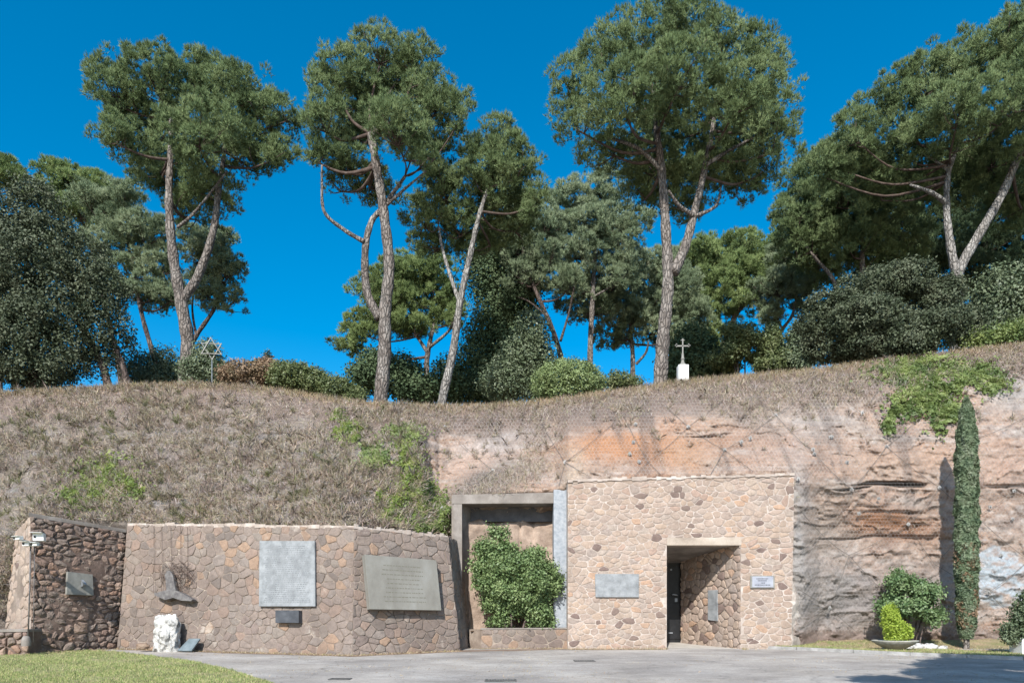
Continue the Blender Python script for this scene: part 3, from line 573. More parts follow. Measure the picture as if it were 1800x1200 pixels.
mb = MB(); mb.prism([(nX(973), YN - .1, -.2), (nX(998.5), YN - .1, -.2), (nX(998.5), YN - .1, nZ(861)), (nX(973), YN - .1, nZ(861))], (0, .8, 0)); mb.build('granite_pillar', M['greyconc'], ni, bevel=.008)
lwn = empty('planter_wall', (0, 25.8, 0), 'low stone planter wall under the big bush in the niche', 'low wall')
mb = MB(); Yp = 25.78; q = (Vector(((846 - 900) * Yp / F, Yp, -.2)), Vector(((997 - 900) * Yp / F, Yp, -.2)), Vector(((846 - 900) * Yp / F, Yp, .68)), Vector(((997 - 900) * Yp / F, Yp, .70)))
rubble(mb, *q, size=.27, aspect=1.2, gap=.018, h=.02, seed=31); mb.prism([q[0], q[1], q[3], q[2]], (0, .35, 0), 1); mb.prism([q[0], q[2], q[2] + Vector((-.45, .5, 0)), q[0] + Vector((-.45, .5, 0))], (.1, .2, 0), 1)
mb.build('masonry', [M['stoneB'], M['mortarB']], lwn)
mb = MB(); mb.prism([q[2] + Vector((-.03, -.03, 0)), q[3] + Vector((0, -.03, 0)), q[3] + Vector((0, -.03, .05)), q[2] + Vector((-.03, -.03, .05))], (0, .42, 0)); mb.build('coping', M['concrete'], lwn)
mb = MB(); mb.prism([(q[2].x - .4, Yp + .3, .6), (q[3].x, Yp + .3, .6), (q[3].x, 27.5, .6), (q[2].x - .4, 27.5, .6)], (0, 0, .04)); mb.build('soil_bed', M['soil'], lwn)
# ------------------------------------------------------------------ plaques
def slab_px(name, px, plane_p, plane_n, off, th, mat, label, cat='plaque', lines=None, lmat=None, bevel=.008):
    n = Vector(plane_n).normalized(); f = [hitp(x, y, Vector(plane_p) + n * (off + th), n) for x, y in px]   # TL TR BR BL
    root = empty(name, sum(f, Vector()) / 4, label, cat)
    mb = MB(); mb.prism(f, -n * th); mb.build('slab', mat, root, bevel=bevel)
    if lines:
        r = random.Random(len(label)); rows_, mx, my, hh, cov = lines
        for k in range(rows_ if cov else 0):
            mb = MB()
            v = my + (1 - 2 * my) * (k + .5) / rows_; w_ = cov * r.uniform(.75, 1.0); u = .5 - w_ / 2; ue = .5 + w_ / 2
            while u < ue:
                wl = r.uniform(.012, .05)
                def pp(uu, vv_): return (f[0] * (1 - uu) + f[1] * uu) * (1 - vv_) + (f[3] * (1 - uu) + f[2] * uu) * vv_ + n * .003
                u2 = min(u + wl, ue); mb.add([pp(u, v), pp(u2, v), pp(u2, v + hh / rows_), pp(u, v + hh / rows_)], [(0, 1, 2, 3)]); u = u2 + r.uniform(.008, .016)
            mb.build('text_line', lmat or M['letter'], root)
    return root, f, n
nB1 = (B1 - B0).cross(B0t - B0).normalized(); nB1 = nB1 if nB1.y < 0 else -nB1
nB2 = (B2 - B1).cross(B1t - B1).normalized(); nB2 = nB2 if nB2.y < 0 else -nB2
nAx = (A1 - A0).cross(A0t - A0).normalized(); nAx = nAx if nAx.x > 0 else -nAx
slab_px('stone_plaque', [(456, 950), (553, 950), (554, 1065), (455, 1065)], B0, nB1, .05, .07, M['plaque'], 'tall pale grey inscribed slab above the small dark box on the brown wall', lines=(30, .06, .06, .45, .86))
slab_px('bronze_plaque', [(641, 974), (767, 984), (776, 1072), (650, 1070)], B1, nB2, .03, .26, M['plaque2'], 'wide thick green grey slab on the right half of the prow wall', lines=(9, .1, .12, .16, .6), lmat=rough_mat('worn bronze letter', lin(116, 114, 100, K), lin(122, 120, 108, K), lin(132, 130, 118, K), 3, .001))
slab_px('memorial_box', [(484, 1072), (525, 1072), (525, 1094), (484, 1094)], B0, nB1, .02, .2, M['darkslab'], 'small dark metal double-leaf box fixed below the tall pale slab')
nC = Vector((0, -1, 0))
slab_px('stone_plaque', [(1046, 1008), (1123, 1008), (1123, 1049), (1047, 1049)], C0, nC, .02, .06, M['plaque'], 'plain grey rectangular slab on the pale wall left of the doorway', lines=(5, .1, .15, .3, .0))
r_, f, n = slab_px('framed_plaque', [(1319, 1011), (1362, 1011), (1362, 1033), (1319, 1033)], C0, nC, .02, .05, M['frame'], 'small framed white tablet with dark lettering right of the doorway')
ins = lambda a_, b_, k: a_ + (b_ - a_) * k
cc = sum(f, Vector()) / 4; g = [cc + (p - cc) * .86 + n * .012 for p in f]
mb = MB(); mb.prism(g, -n * .02); mb.build('tablet', M['whitepl'], r_)
rr = random.Random(3)
for v, w_ in ((.16, .5), (.34, .36), (.55, .08), (.74, .66)):
    mb = MB()
    u = .5 - w_ / 2 - .05
    while u < .5 + w_ / 2:
        u2 = u + rr.uniform(.03, .07); pp = lambda uu, vv_: (g[0] * (1 - uu) + g[1] * uu) * (1 - vv_) + (g[3] * (1 - uu) + g[2] * uu) * vv_ + n * .003
        mb.add([pp(u, v), pp(u2, v), pp(u2, v + .1), pp(u, v + .1)], [(0, 1, 2, 3)]); u = u2 + .018
    mb.build('text_line', M['letter2'], r_)
nJ = (J1 - J0).cross(J0t - J0).normalized(); nJ = nJ if nJ.x < 0 else -nJ
slab_px('stone_plaque', [(1244, 1037), (1260, 1036), (1261, 1091), (1244, 1089)], J0, nJ, .03, .05, M['plaque'], 'narrow upright grey slab on the slanting stone jamb inside the doorway', lines=(14, .1, .08, .4, .0))
r_, f, n = slab_px('metal_plaque', [(119, 1004), (163, 1009), (165, 1046), (117, 1044)], A0, nAx, .17, .10, M['frame'], 'grey metal slab with a small bracket on the dark knobbly block')
c_ = (f[0] + f[1] + f[2] + f[3]) / 4
mb = MB(); mb.prism([c_ + Vector((0, 0, -.12)), c_ + n * .28 + Vector((0, 0, -.04)), c_ + n * .05 + Vector((0, 0, .14))], (.06, .03, 0)); mb.build('bracket', M['metal'], r_)
# leaning slate, white rock
p0 = hitp(345, 1143, B0, nB1); p0.z = gz(p0.y)
sr = empty('slate_tablet', p0 + nB1 * .4, 'blue grey slate tablet leaning on the wall foot beside the white boulder', 'tablet')
ux = Vector((nB1.y, -nB1.x, 0)).normalized() * -1; ux = ux if ux.x > 0 else -ux
q0 = p0 + nB1 * .55
mb = MB(); mb.prism([q0 - ux * .28, q0 + ux * .28, q0 + ux * .33 - nB1 * .35 + Vector((0, 0, .42)), q0 - ux * .12 - nB1 * .35 + Vector((0, 0, .42))], (0, 0.05, -.04)); mb.build('tablet', M['slate'], sr, bevel=.006)
def rock(name, c, dim, seed, mat, label, cat='rock', group=None, rot=0):
    bm = bmesh.new(); bmesh.ops.create_icosphere(bm, subdivisions=4 if max(dim) < .5 else 5, radius=1)
    v = np.array([x.co for x in bm.verts]); d = 1 + .42 * fbm(v[:, 0] * 1.3 + seed, v[:, 1] * 1.3, v[:, 2] * 1.3, 4, seed) + .22 * np.abs(fbm(v[:, 0] * 4, v[:, 1] * 4 + seed, v[:, 2] * 4, 3, seed + 9))
    k = np.abs(v) ** 2.4; sq = (k.sum(1)) ** (-1 / 2.4)
    for i, x in enumerate(bm.verts): x.co = Vector((v[i, 0] * dim[0], v[i, 1] * dim[1], v[i, 2] * dim[2])) * d[i] * (.82 + .18 * sq[i])
    me = bpy.data.meshes.new(name); bm.to_mesh(me); bm.free(); o = link(name, me, mat, None, True); o.location = c; o.rotation_euler[2] = rot; return tag(o, label, cat, group)
pw = hitp(293, 1143, B0, nB1); Yk = (pw + nB1 * .6).y; c_ = P(293, 1112, Yk); c_.z = .5
rock('boulder', c_, (.43, .34, .72), 14, M['whiterock'], 'tall rough white limestone boulder standing at the foot of the brown wall')
c2 = c_ + Vector((-.75, -.1, -.35)); rock('small_rock', c2, (.2, .14, .1), 18, M['dirt'], 'small tan stone lying left of the tall white boulder')
# sculpture on wall B
ms_p = hitp(307, 1030, B0, nB1)
ms = empty('memorial_sculpture', ms_p, 'bronze relief of a winged figure with a wiry thorn wreath above the white boulder', 'sculpture')
def wp_(x, y, o_): return hitp(x, y, B0 + nB1 * o_, nB1)
mb = MB(); out = [(270, 1042), (290, 1037), (305, 1036), (322, 1043), (338, 1053), (336, 1056), (318, 1055), (304, 1050), (290, 1054), (272, 1046)]
mb.prism([wp_(x, y, .30) for x, y in out], -nB1 * .22); mb.build('wing', M['iron'], ms, bevel=.012)
mb = MB(); out = [(292, 1040), (291, 1022), (289, 1010), (293, 1002), (299, 1003), (303, 1010), (306, 1024), (309, 1040)]
mb.prism([wp_(x, y, .22) for x, y in out], -nB1 * .15); mb.build('figure', M['iron'], ms, bevel=.02)
mb = MB(); rr = random.Random(8)
for k in range(30):
    a0 = rr.uniform(0, 6.28); span = rr.uniform(.8, 2.6); R_ = rr.uniform(6, 28); cxw, cyw = 309 + rr.uniform(-12, 12), 1012 + rr.uniform(-9, 9); pts = []
    for i in range(9):
        an = a0 + span * i / 8; rad_ = R_ + 3 * math.sin(5 * an + k); pts.append(wp_(cxw + rad_ * math.cos(an), cyw + rad_ * .95 * math.sin(an), .1 + .1 * rr.random()))
    mb.tube(pts, .007, 5)
for k in range(80):
    an = rr.uniform(0, 6.28); R_ = rr.uniform(14, 33); x, y = 311 + R_ * math.cos(an), 1012 + R_ * math.sin(an)
    mb.tube([wp_(x, y, .1), wp_(x + rr.uniform(-6, 6), y + rr.uniform(-6, 6), .2)], [.009, .003], 4)
for x in (270, 284, 300, 317, 329):
    mb.tube([wp_(x, 925, .06), wp_(x + 1, 985, .07), wp_(x, 1040, .12)], .006, 4)
mb.build('wreath', M['rust'], ms)
# camera pole
cp = empty('camera_pole', P(50, 1130, 22.7), 'thin steel pole with white security cameras beside the dark stone block', 'camera pole')
Yq = 22.7; S_ = lambda x, y, dy=0: P(x, y, Yq) + Vector((0, dy, 0))
mb = MB(); mb.tube([S_(49, 1128), S_(52, 1040), S_(54, 950)], .022, 10); mb.tube([S_(55, 1128, .1), S_(57, 952, .1)], .012, 8); mb.build('pole', M['iron'], cp, True)
mb = MB(); mb.lathe(S_(46, 1128), [(0, .2), (.08, .19), (.12, .12), (.14, .02), (.14, -.12)], 16); mb.build('pole_base', M['concrete'], cp, True)
mb = MB(); mb.box(S_(55, 954), (.5, .12, .06)); mb.tube([S_(32, 947), S_(55, 953), S_(72, 958)], .03, 8); mb.build('bracket', M['metal'], cp)
for c_, d_, rz in ((S_(71, 944, -.05), (.30, .24, .24), .3), (S_(36, 946, -.1), (.34, .13, .1), -.5), (S_(52, 956, -.1), (.2, .2, .14), 0), (S_(66, 957, -.12), (.28, .1, .1), -.4)):
    mb = MB(); mb.box(c_, d_, rz); mb.box(c_ + Vector((0, -d_[1] * .45, d_[2] * .52)), (d_[0] * 1.1, d_[1] * 1.3, .015), rz); o = mb.build('camera_housing', M['white'], cp, bevel=.012)
    mb = MB(); l0 = c_ + Matrix.Rotation(rz, 3, 'Z') @ Vector((-d_[0] * .3, -d_[1] * .5, 0)); mb.tube([l0, l0 + Vector((0, -.02, 0))], .035, 12); l = mb.build('lens', M['blackdoor'], o); l.matrix_parent_inverse = Matrix.Identity(4)
# star and cross on the hill
sp = P(371, 674, 32.9)
st = empty('star_monument', sp, 'pale metal six-pointed star on a thin pole at the hilltop edge', 'monument')
cz_ = P(371, 612, 32.9); R_ = .48
for off, ang0, dyy in (('up', 90, 0), ('down', -90, .05)):
    pts = [cz_ + Vector((R_ * math.cos(math.radians(ang0 + 120 * k + 3)) * .97, dyy + .12 * math.cos(math.radians(ang0 + 120 * k)), R_ * math.sin(math.radians(ang0 + 120 * k + 3)))) for k in range(3)]
    mb = MB()
    for k in range(3):
        a_, c_ = pts[k], pts[(k + 1) % 3]; d = (c_ - a_).normalized(); nn = d.cross(Vector((0, 1, 0))).normalized() * .016
        mb.prism([a_ - nn - d * .03, c_ - nn + d * .03, c_ + nn + d * .03, a_ + nn - d * .03], (0, .04, 0))
    mb.build('triangle_frame', M['frame'], st)
mb = MB(); mb.tube([sp + Vector((0, .1, -.5)), cz_ + Vector((0, .1, -.5))], .022, 8); mb.build('pole', M['metal'], st)
Ycx = 31.6; cb = P(1200, 668, Ycx)
cs = empty('stone_cross', cb, 'ornate grey cross on a white plinth at the hilltop edge beside the big pine', 'cross')
zt = lambda y: P(1200, y, Ycx).z
mb = MB(); mb.box((cb.x, Ycx, (zt(672) + zt(643)) / 2), (.44, .4, zt(643) - zt(672))); mb.build('plinth', M['white'], cs, bevel=.015)
mb = MB(); X_ = cb.x
mb.lathe((X_, Ycx, zt(643)), [(.17, 0), (.15, .06), (.08, .12), (.06, .25), (.09, .3), (.06, .35), (.045, .55)], 10)
mb.box((X_, Ycx, zt(612)), (.05, .05, zt(598) - zt(630))); mb.box((X_, Ycx, zt(608)), (.48, .05, .05))
for dx, dz in ((-.26, 0), (.26, 0), (0, zt(598) - zt(607))):
    for a_ in range(3):
        an = math.atan2(dz, dx) + (a_ - 1) * 1.5; mb.lathe((X_ + dx + .055 * math.cos(an), Ycx, zt(607) + dz + .055 * math.sin(an) - .04), [(.0, .01), (.03, .025), (.034, .04), (.03, .055), (0, .07)], 8)
mb.build('cross', M['frame'], cs)
# ------------------------------------------------------------------ rockfall netting
net = empty('rockfall_netting', (9, 26, 4), 'hexagonal wire netting with diagonal cables and anchor plates hung over the rock face', 'netting')
def net_region(x, y):
    yr = np.interp(x, RID[:, 0], RID[:, 1]); ok = (y > yr + 14) & (y < 1118)
    bl = np.interp(x, [-320, 10, 50, 200, 230, 600, 780, 800, 812, 980, 1000, 1385, 1398, 1400, 2200], [1090, 1090, 905, 908, 915, 922, 935, 900, 862, 858, 840, 830, 840, 1112, 1112])
    return ok & (y < bl)
hx, hy = 6.3, 5.6; Ei = []; 
ci, cj = np.meshgrid(np.arange(-250 // hx, 2100 // hx), np.arange(560 // hy, 1130 // hy)); ci = ci.ravel(); cj = cj.ravel()
X0 = (ci + .5 * (cj % 2)) * hx; Y0 = cj * hy
segs = []
for (a_, b_, c_, d_) in ((0, -hy * .30, 0, hy * .30), (0, hy * .30, hx / 2, hy * .70), (0, hy * .30, -hx / 2, hy * .70)):
    segs.append(np.stack([X0 + a_, Y0 + b_, X0 + c_, Y0 + d_], 1))
S4 = np.concatenate(segs); wobx = lambda x, y: 3 * vn(x * .02, y * .02, 1, 3)
k = net_region(S4[:, 0], S4[:, 1]) & net_region(S4[:, 2], S4[:, 3])
hide = vn(S4[:, 0] * .012, S4[:, 1] * .02, 5, 9) + .4 * vn(S4[:, 0] * .05, S4[:, 1] * .06, 6, 9)
k &= ~((S4[:, 0] < 760) & (hide < .02)); S4 = S4[k]
YNET = np.where(XP > 770, np.minimum(YLOW - .12, YD - .05), YD - .02)
def ribbon(S, halfw):
    a_ = on_cliff(S[:, 0] + wobx(S[:, 0], S[:, 1]), S[:, 1], 0, YNET); b_ = on_cliff(S[:, 2] + wobx(S[:, 2], S[:, 3]), S[:, 3], 0, YNET); d = b_ - a_; n_ = np.cross(d, np.array([0, 1., 0])); n_ /= np.linalg.norm(n_, axis=1)[:, None] + 1e-9
    V = np.stack([a_ - n_ * halfw, b_ - n_ * halfw, b_ + n_ * halfw, a_ + n_ * halfw], 1).reshape(-1, 3); return V, np.arange(len(V)).reshape(-1, 4)
V, Fq = ribbon(S4, .0031); npmesh('wire_mesh', V, Fq, M['wire'], net)
rr = random.Random(12); nodes = {}
for j in range(9):
    for i in range(16):
        nodes[i, j] = (790 + 142 * (i + .5 * (j % 2)) - 60 + rr.uniform(-26, 26), 690 + 66 * j - 10 * (i * .6) + rr.uniform(-18, 18))
ok = lambda p: p[0] > 775 and p[1] > np.interp(p[0], RID[:, 0], RID[:, 1]) + 35 and bool(net_region(np.array(p[0]), np.array(p[1]))) and p[0] < 2050
plates = []
for (i, j), p in nodes.items():
    for di in ((0, 1) if j % 2 else (-1, 0)):
        q = nodes.get((i + di, j + 1))
        if q is None or rr.random() < .3: continue
        m_ = 18; pts = []
        for s_ in range(m_ + 1):
            t_ = s_ / m_; x, y = p[0] + (q[0] - p[0]) * t_, p[1] + (q[1] - p[1]) * t_ + 3 * math.sin(t_ * 3.1)
            if ok((x, y)): pts.append(Vector(on_cliff(x, y, .035, YNET)))
        if len(pts) > 4: mb = MB(); mb.tube(pts, .009, 5); mb.build('cable', M['cable'], net)
    if ok(p) and rr.random() < .75: plates.append(p)
for k_ in range(22):
    p = (rr.uniform(990, 1790), rr.uniform(720, 1000))
    if ok(p): plates.append(p)
for p in plates:
    c_ = Vector(on_cliff(*p, .06, YNET)); a_ = rr.uniform(0, 1.5); mb = MB(); s_ = .085
    q = [c_ + Vector((s_ * math.cos(a_ + k * math.pi / 2), 0, s_ * math.sin(a_ + k * math.pi / 2))) for k in range(4)]; mb.prism(q, (0, .02, 0)); mb.tube([c_, c_ + Vector((0, -.07, 0))], .022, 6)
    mb.build('anchor_plate', M['kerb'], net)
# ------------------------------------------------------------------ blades and leaves
def blades(name, base, L, W_, lean, mat, parent=None, up=np.array([0, -.25, 1.0]), curl=.3):
    n = len(base); d = up + RNG.normal(0, lean, (n, 3)); d /= np.linalg.norm(d, axis=1)[:, None]
    Ln = L * RNG.uniform(.5, 1.3, n)[:, None]; s = np.cross(d, RNG.normal(0, 1, (n, 3))); s /= np.linalg.norm(s, axis=1)[:, None]
    c = RNG.normal(0, curl, (n, 3)) * Ln; mid = base + d * Ln * .55; tip = base + d * Ln + c * .6; hw = W_ * RNG.uniform(.6, 1.3, n)[:, None] / 2
    V = np.stack([base - s * hw, base + s * hw, mid + s * hw * .8 + c * .2, tip, mid - s * hw * .8 + c * .2], 1).reshape(-1, 3)
    i = np.arange(n) * 5; return npmesh(name, V, np.stack([i, i + 1, i + 2, i + 3, i + 4], 1), mat, parent)
# dry brush on the slope
def scatter(n, x0, x1, fy, dens):
    x = RNG.uniform(x0, x1, n); t_ = RNG.uniform(0, 1, n); yr = np.interp(x, RID[:, 0], RID[:, 1]); y = yr + t_ * (fy(x) - yr); keep = RNG.uniform(0, 1, n) < dens(x, y, y - yr); return x[keep], y[keep]
botl = lambda x: np.interp(x, [-320, 0, 10, 50, 210, 230, 600, 700, 800, 812], [1085, 1085, 1080, 908, 915, 922, 932, 940, 950, 880])
cl_ = lambda x, y: np.clip(.5 + 2.4 * fbm(x * .02, y * .03, 1, 4, 71), .16, 1)
x1, y1 = scatter(230000, -250, 800, botl, lambda x, y, d: cl_(x, y) * (1 - sst(735, 760, x - 10 * (y > 860)) * (y < 870) * (d > 45)))
base = on_cliff(x1, y1, RNG.uniform(.0, .16, len(x1))); dg = blades('dry_brush', base, .21, .013, .9, M['dry'], up=np.array([0, -.35, .5]), curl=.5); tag(dg, kind='stuff', label='dry tangled brush and twigs covering the left slope', cat='dry brush')
x2, y2 = scatter(230000, 700, 2080, lambda x: np.interp(x, [700, 2080], [1000, 900]), lambda x, y, d: np.clip(sst(78, 14, d + 46 * fbm(x * .015, 2, 1, 3, 81)) * 1.0 + 1.2 * np.clip(gauss(880, 848, 80, 18, -.4, x, y), 0, 1) + .5 * gauss(940, 790, 22, 60, .2, x, y) + .25 * gauss(1400, 690, 100, 25, 0, x, y) + .03 * (fbm(x * .03, y * .03, 1, 3, 8) > .1), 0, 1))
base = on_cliff(x2, y2, RNG.uniform(.0, .2, len(x2))); o = blades('dry_fringe', base, .18, .012, .8, M['dry'], up=np.array([0, -.3, .8])); tag(o, kind='stuff', label='dry brown grass fringing the top of the rock face', cat='dry grass')
def tufts(nc_, per, x0, x1, fy, dens, L, mat, name, lab, cat):
    x, y = scatter(nc_, x0, x1, fy, dens); c = on_cliff(x, y, .03); c = np.repeat(c, per, 0); n = len(c); sz = np.repeat(RNG.uniform(.5, 1.4, len(x)), per)
    d = RNG.normal(0, 1, (n, 3)) * .75 + np.array([0, -.5, .75]); d /= np.linalg.norm(d, axis=1)[:, None]; Ln = (L * sz * RNG.uniform(.5, 1.2, n))[:, None]
    st = c + RNG.normal(0, .03, (n, 3)); sd = np.cross(d, RNG.normal(0, 1, (n, 3))); sd /= np.linalg.norm(sd, axis=1)[:, None]; hw = .006
    mid = st + d * Ln * .6; tip = st + d * Ln + RNG.normal(0, .12, (n, 3)) * Ln - np.array([0, 0, .12]) * Ln
    V = np.stack([st - sd * hw, st + sd * hw, mid + sd * hw * .8, tip, mid - sd * hw * .8], 1).reshape(-1, 3); i = np.arange(n) * 5
    o = npmesh(name, V, np.stack([i, i + 1, i + 2, i + 3, i + 4], 1), M[mat]); tag(o, kind='stuff', label=lab, cat=cat)
tufts(2600, 38, -250, 800, botl, lambda x, y, d: np.clip(.5 + 2 * fbm(x * .012, y * .02, 4, 3, 72), .05, 1) * (1 - sst(735, 760, x)), .36, 'dry', 'brush_tufts', 'taller tufts of dead brush standing out of the left slope', 'dry brush')
tufts(900, 40, -250, 800, botl, lambda x, y, d: np.clip(.3 + 2.4 * fbm(x * .012, y * .02, 14, 3, 73), .0, 1) * (1 - sst(735, 760, x)), .30, 'weed', 'green_weeds', 'olive green weeds scattered over the left slope', 'weeds')
tufts(900, 34, 760, 2080, lambda x: np.interp(x, [700, 2080], [880, 840]), lambda x, y, d: np.clip(sst(130, 20, d + 60 * fbm(x * .015, 2, 1, 3, 83)), .03, 1), .30, 'dry', 'ledge_tufts', 'tufts of dead brush clinging under the cliff top at right', 'dry brush')
x3 = RNG.uniform(-250, 2080, 26000); y3 = np.interp(x3, RID[:, 0], RID[:, 1]) + np.abs(RNG.normal(0, 6, len(x3)))
x4, y4 = scatter(26000, -250, 800, botl, lambda x, y, d: np.clip(sst(40, 4, botl(x) - y), 0, 1) * .9 + .03)
base = on_cliff(np.r_[x3, x4], np.r_[y3, y4], 0); o = blades('straw_grass', base, .17, .012, .3, M['straw']); tag(o, kind='stuff', label='straw-coloured grass along the cliff edge and wall tops', cat='dry grass')
# leaf clusters
def leafcloud(name, centers, size, mat, parent=None, normal=None, aspect=1.7):
    n = len(centers); nr_ = RNG.normal(0, 1, (n, 3))
    if normal is not None: nr_ = nr_ * .75 + normal
    nr_ /= np.linalg.norm(nr_, axis=1)[:, None]; u = np.cross(nr_, RNG.normal(0, 1, (n, 3))); u /= np.linalg.norm(u, axis=1)[:, None]; v = np.cross(nr_, u)
    s = (size * RNG.uniform(.6, 1.35, n))[:, None]; a_ = u * s * .5 * aspect ** .5; b_ = v * s * .5 / aspect ** .5
    V = np.stack([centers - a_, centers - a_ * .1 - b_, centers + a_, centers - a_ * .1 + b_], 1); V[:, 1] += nr_ * s * .12; V[:, 3] += nr_ * s * .12
    return npmesh(name, V.reshape(-1, 3), np.arange(4 * n).reshape(-1, 4), mat, parent)
def ivy(px, n, mat, label, size=.11, name='ivy_patch', out=.2):
    xs_, ys_ = [], []
    w_ = np.array([e[2] * e[3] for e in px], float); w_ /= w_.sum()
    for e, k in zip(px, (w_ * n).astype(int)):
        a_ = RNG.uniform(0, 2 * math.pi, k); r_ = np.abs(RNG.normal(0, .55, k)); x = e[0] + e[2] * r_ * np.cos(a_); y = e[1] + e[3] * r_ * np.sin(a_); kk = fbm(x * .05, y * .06, e[0], 4, 15) > -.12 - .3 * (1 - r_); xs_.append(x[kk]); ys_.append(y[kk])
    x = np.concatenate(xs_); y = np.concatenate(ys_); yr = np.interp(x, RID[:, 0], RID[:, 1]); k = y > yr - 4; x, y = x[k], y[k]
    lump = np.clip(.5 + fbm(x * .06, y * .06, 3, 3, 44), 0, 1)
    c_ = on_cliff(x, y, 0); c_[:, 1] -= .06 + out * lump * RNG.uniform(.5, 1, len(x))
    o = leafcloud(name, c_, size, mat, None, np.array([0, -.8, .6]), 1.3); return tag(o, label, 'climbing plant', 'green climbers on the slope')
ivy([(1640, 665, 75, 38), (1575, 655, 45, 18), (1620, 700, 50, 40), (1660, 725, 32, 38), (1715, 660, 40, 22), (1745, 670, 28, 22), (1565, 725, 30, 16), (1560, 750, 13, 16), (1600, 640, 60, 12)], 30000, M['ivy'], 'broad green creeper hanging over the cliff top above the cypress', .12)
ivy([(178, 850, 62, 42), (140, 880, 35, 26), (200, 830, 45, 25), (235, 860, 24, 15)], 12000, M['ivyyellow'], 'yellow-green creeper patch on the left slope above the dark block', .10)
ivy([(603, 750, 26, 26), (596, 725, 12, 12), (628, 765, 22, 16)], 3200, M['ivyyellow'], 'small round yellow-green creeper near the slope top at centre left', .10)
ivy([(655, 800, 34, 24), (668, 812, 20, 16)], 2200, M['ivy'], 'thin pale green creeper patch in the middle of the slope', .09)
ivy([(705, 757, 40, 16), (720, 765, 28, 12)], 2400, M['ivy'], 'green creeper patch just below the hilltop right of centre slope', .09)
ivy([(690, 890, 36, 34), (672, 875, 14, 25), (730, 850, 34, 56), (715, 800, 30, 34), (745, 900, 30, 40)], 11000, M['ivyyellow'], 'sparse green weeds above the right half of the prow wall', .085)
ivy([(770, 900, 26, 38), (762, 925, 36, 18), (795, 935, 10, 14), (752, 870, 18, 30)], 7500, M['ivy'], 'green weeds spilling beside the left post of the niche', .09)
# ------------------------------------------------------------------ foliage things
def ell_px(e, Y, k=1.0):
    x, y, rx, ry = e[:4]; dy = e[4] if len(e) > 4 else 0; Y2 = Y + dy; c = P(x, y, Y2); return np.array(c), np.array([rx, max(rx, ry) * k, ry]) * Y2 / F
def surf_pts(ells, n, inner=.35, upbias=.15, lo=.72):
    """points on the shells of a union of ellipsoids"""
    w_ = np.array([(r[0] * r[2] + r[0] * r[1]) for c, r in ells]); w_ /= w_.sum(); idx = RNG.choice(len(ells), n, p=w_)
    C_ = np.array([e[0] for e in ells])[idx]; R_ = np.array([e[1] for e in ells])[idx]
    d = RNG.normal(0, 1, (n, 3)); d /= np.linalg.norm(d, axis=1)[:, None]; rad = np.where(RNG.uniform(0, 1, n) < inner, RNG.uniform(.2, lo, n), RNG.uniform(lo, 1.0, n))
    keep = (d[:, 2] > -.35) | (RNG.uniform(0, 1, n) < upbias * 3); p = C_ + d * R_ * rad[:, None]
    dep = np.full(n, 9.)
    for i, (c, r) in enumerate(ells):
        q = np.linalg.norm((p - c) / r, axis=1); q[idx == i] = 9; dep = np.minimum(dep, q)
    keep &= (dep > .6) | (RNG.uniform(0, 1, n) < .25)
    return p[keep], d[keep]
def lobes(ells, per=17, k=.40, seed=1):
    rg = np.random.default_rng(seed); out = []
    for c, r in ells:
        n = max(4, int(per * min(2.0, (r[0] * r[2]) ** .5 / 1.3)))
        for i in range(n):
            d = rg.normal(0, 1, 3); d[2] = abs(d[2]) * (1 if rg.random() < .72 else -.8); d /= np.linalg.norm(d); q = rg.uniform(.42, .66)
            f = rg.uniform(.8, 1.15); out.append((c + d * r * q, r * k * f * np.array([1.05, 1.05, .92])))
    return out
def catmull(pts, m=6):
    pts = [Vector(p) for p in pts]; out = []
    for i in range(len(pts) - 1):
        p0, p1, p2, p3 = pts[max(i - 1, 0)], pts[i], pts[i + 1], pts[min(i + 2, len(pts) - 1)]
        for k in range(m):
            t_ = k / m; out.append(.5 * ((2 * p1) + (p2 - p0) * t_ + (2 * p0 - 5 * p1 + 4 * p2 - p3) * t_ ** 2 + (3 * p1 - p0 - 3 * p2 + p3) * t_ ** 3))
    out.append(pts[-1]); return out
def stem(mb, px, Y, w0, w1, foot=None, n=10, dep=0):
    pts = [P(x, y, Y + (dep * i / max(1, len(px) - 1))) for i, (x, y) in enumerate(px)]
    if foot is not None: pts = [Vector((pts[0].x, pts[0].y, foot))] + pts
    c = catmull(pts, 7); L = len(c); r0, r1 = w0 * Y / F / 2, w1 * Y / F / 2; rr = random.Random(int(px[0][0]))
    rad = [r0 + (r1 - r0) * (i / (L - 1)) + r0 * .05 * math.sin(i * 1.7 + px[0][0]) for i in range(L)]
    if foot is not None: rad[0] *= 1.35; rad[1] *= 1.18; rad[2] *= 1.06
    mb.tube(c, rad, n); return c
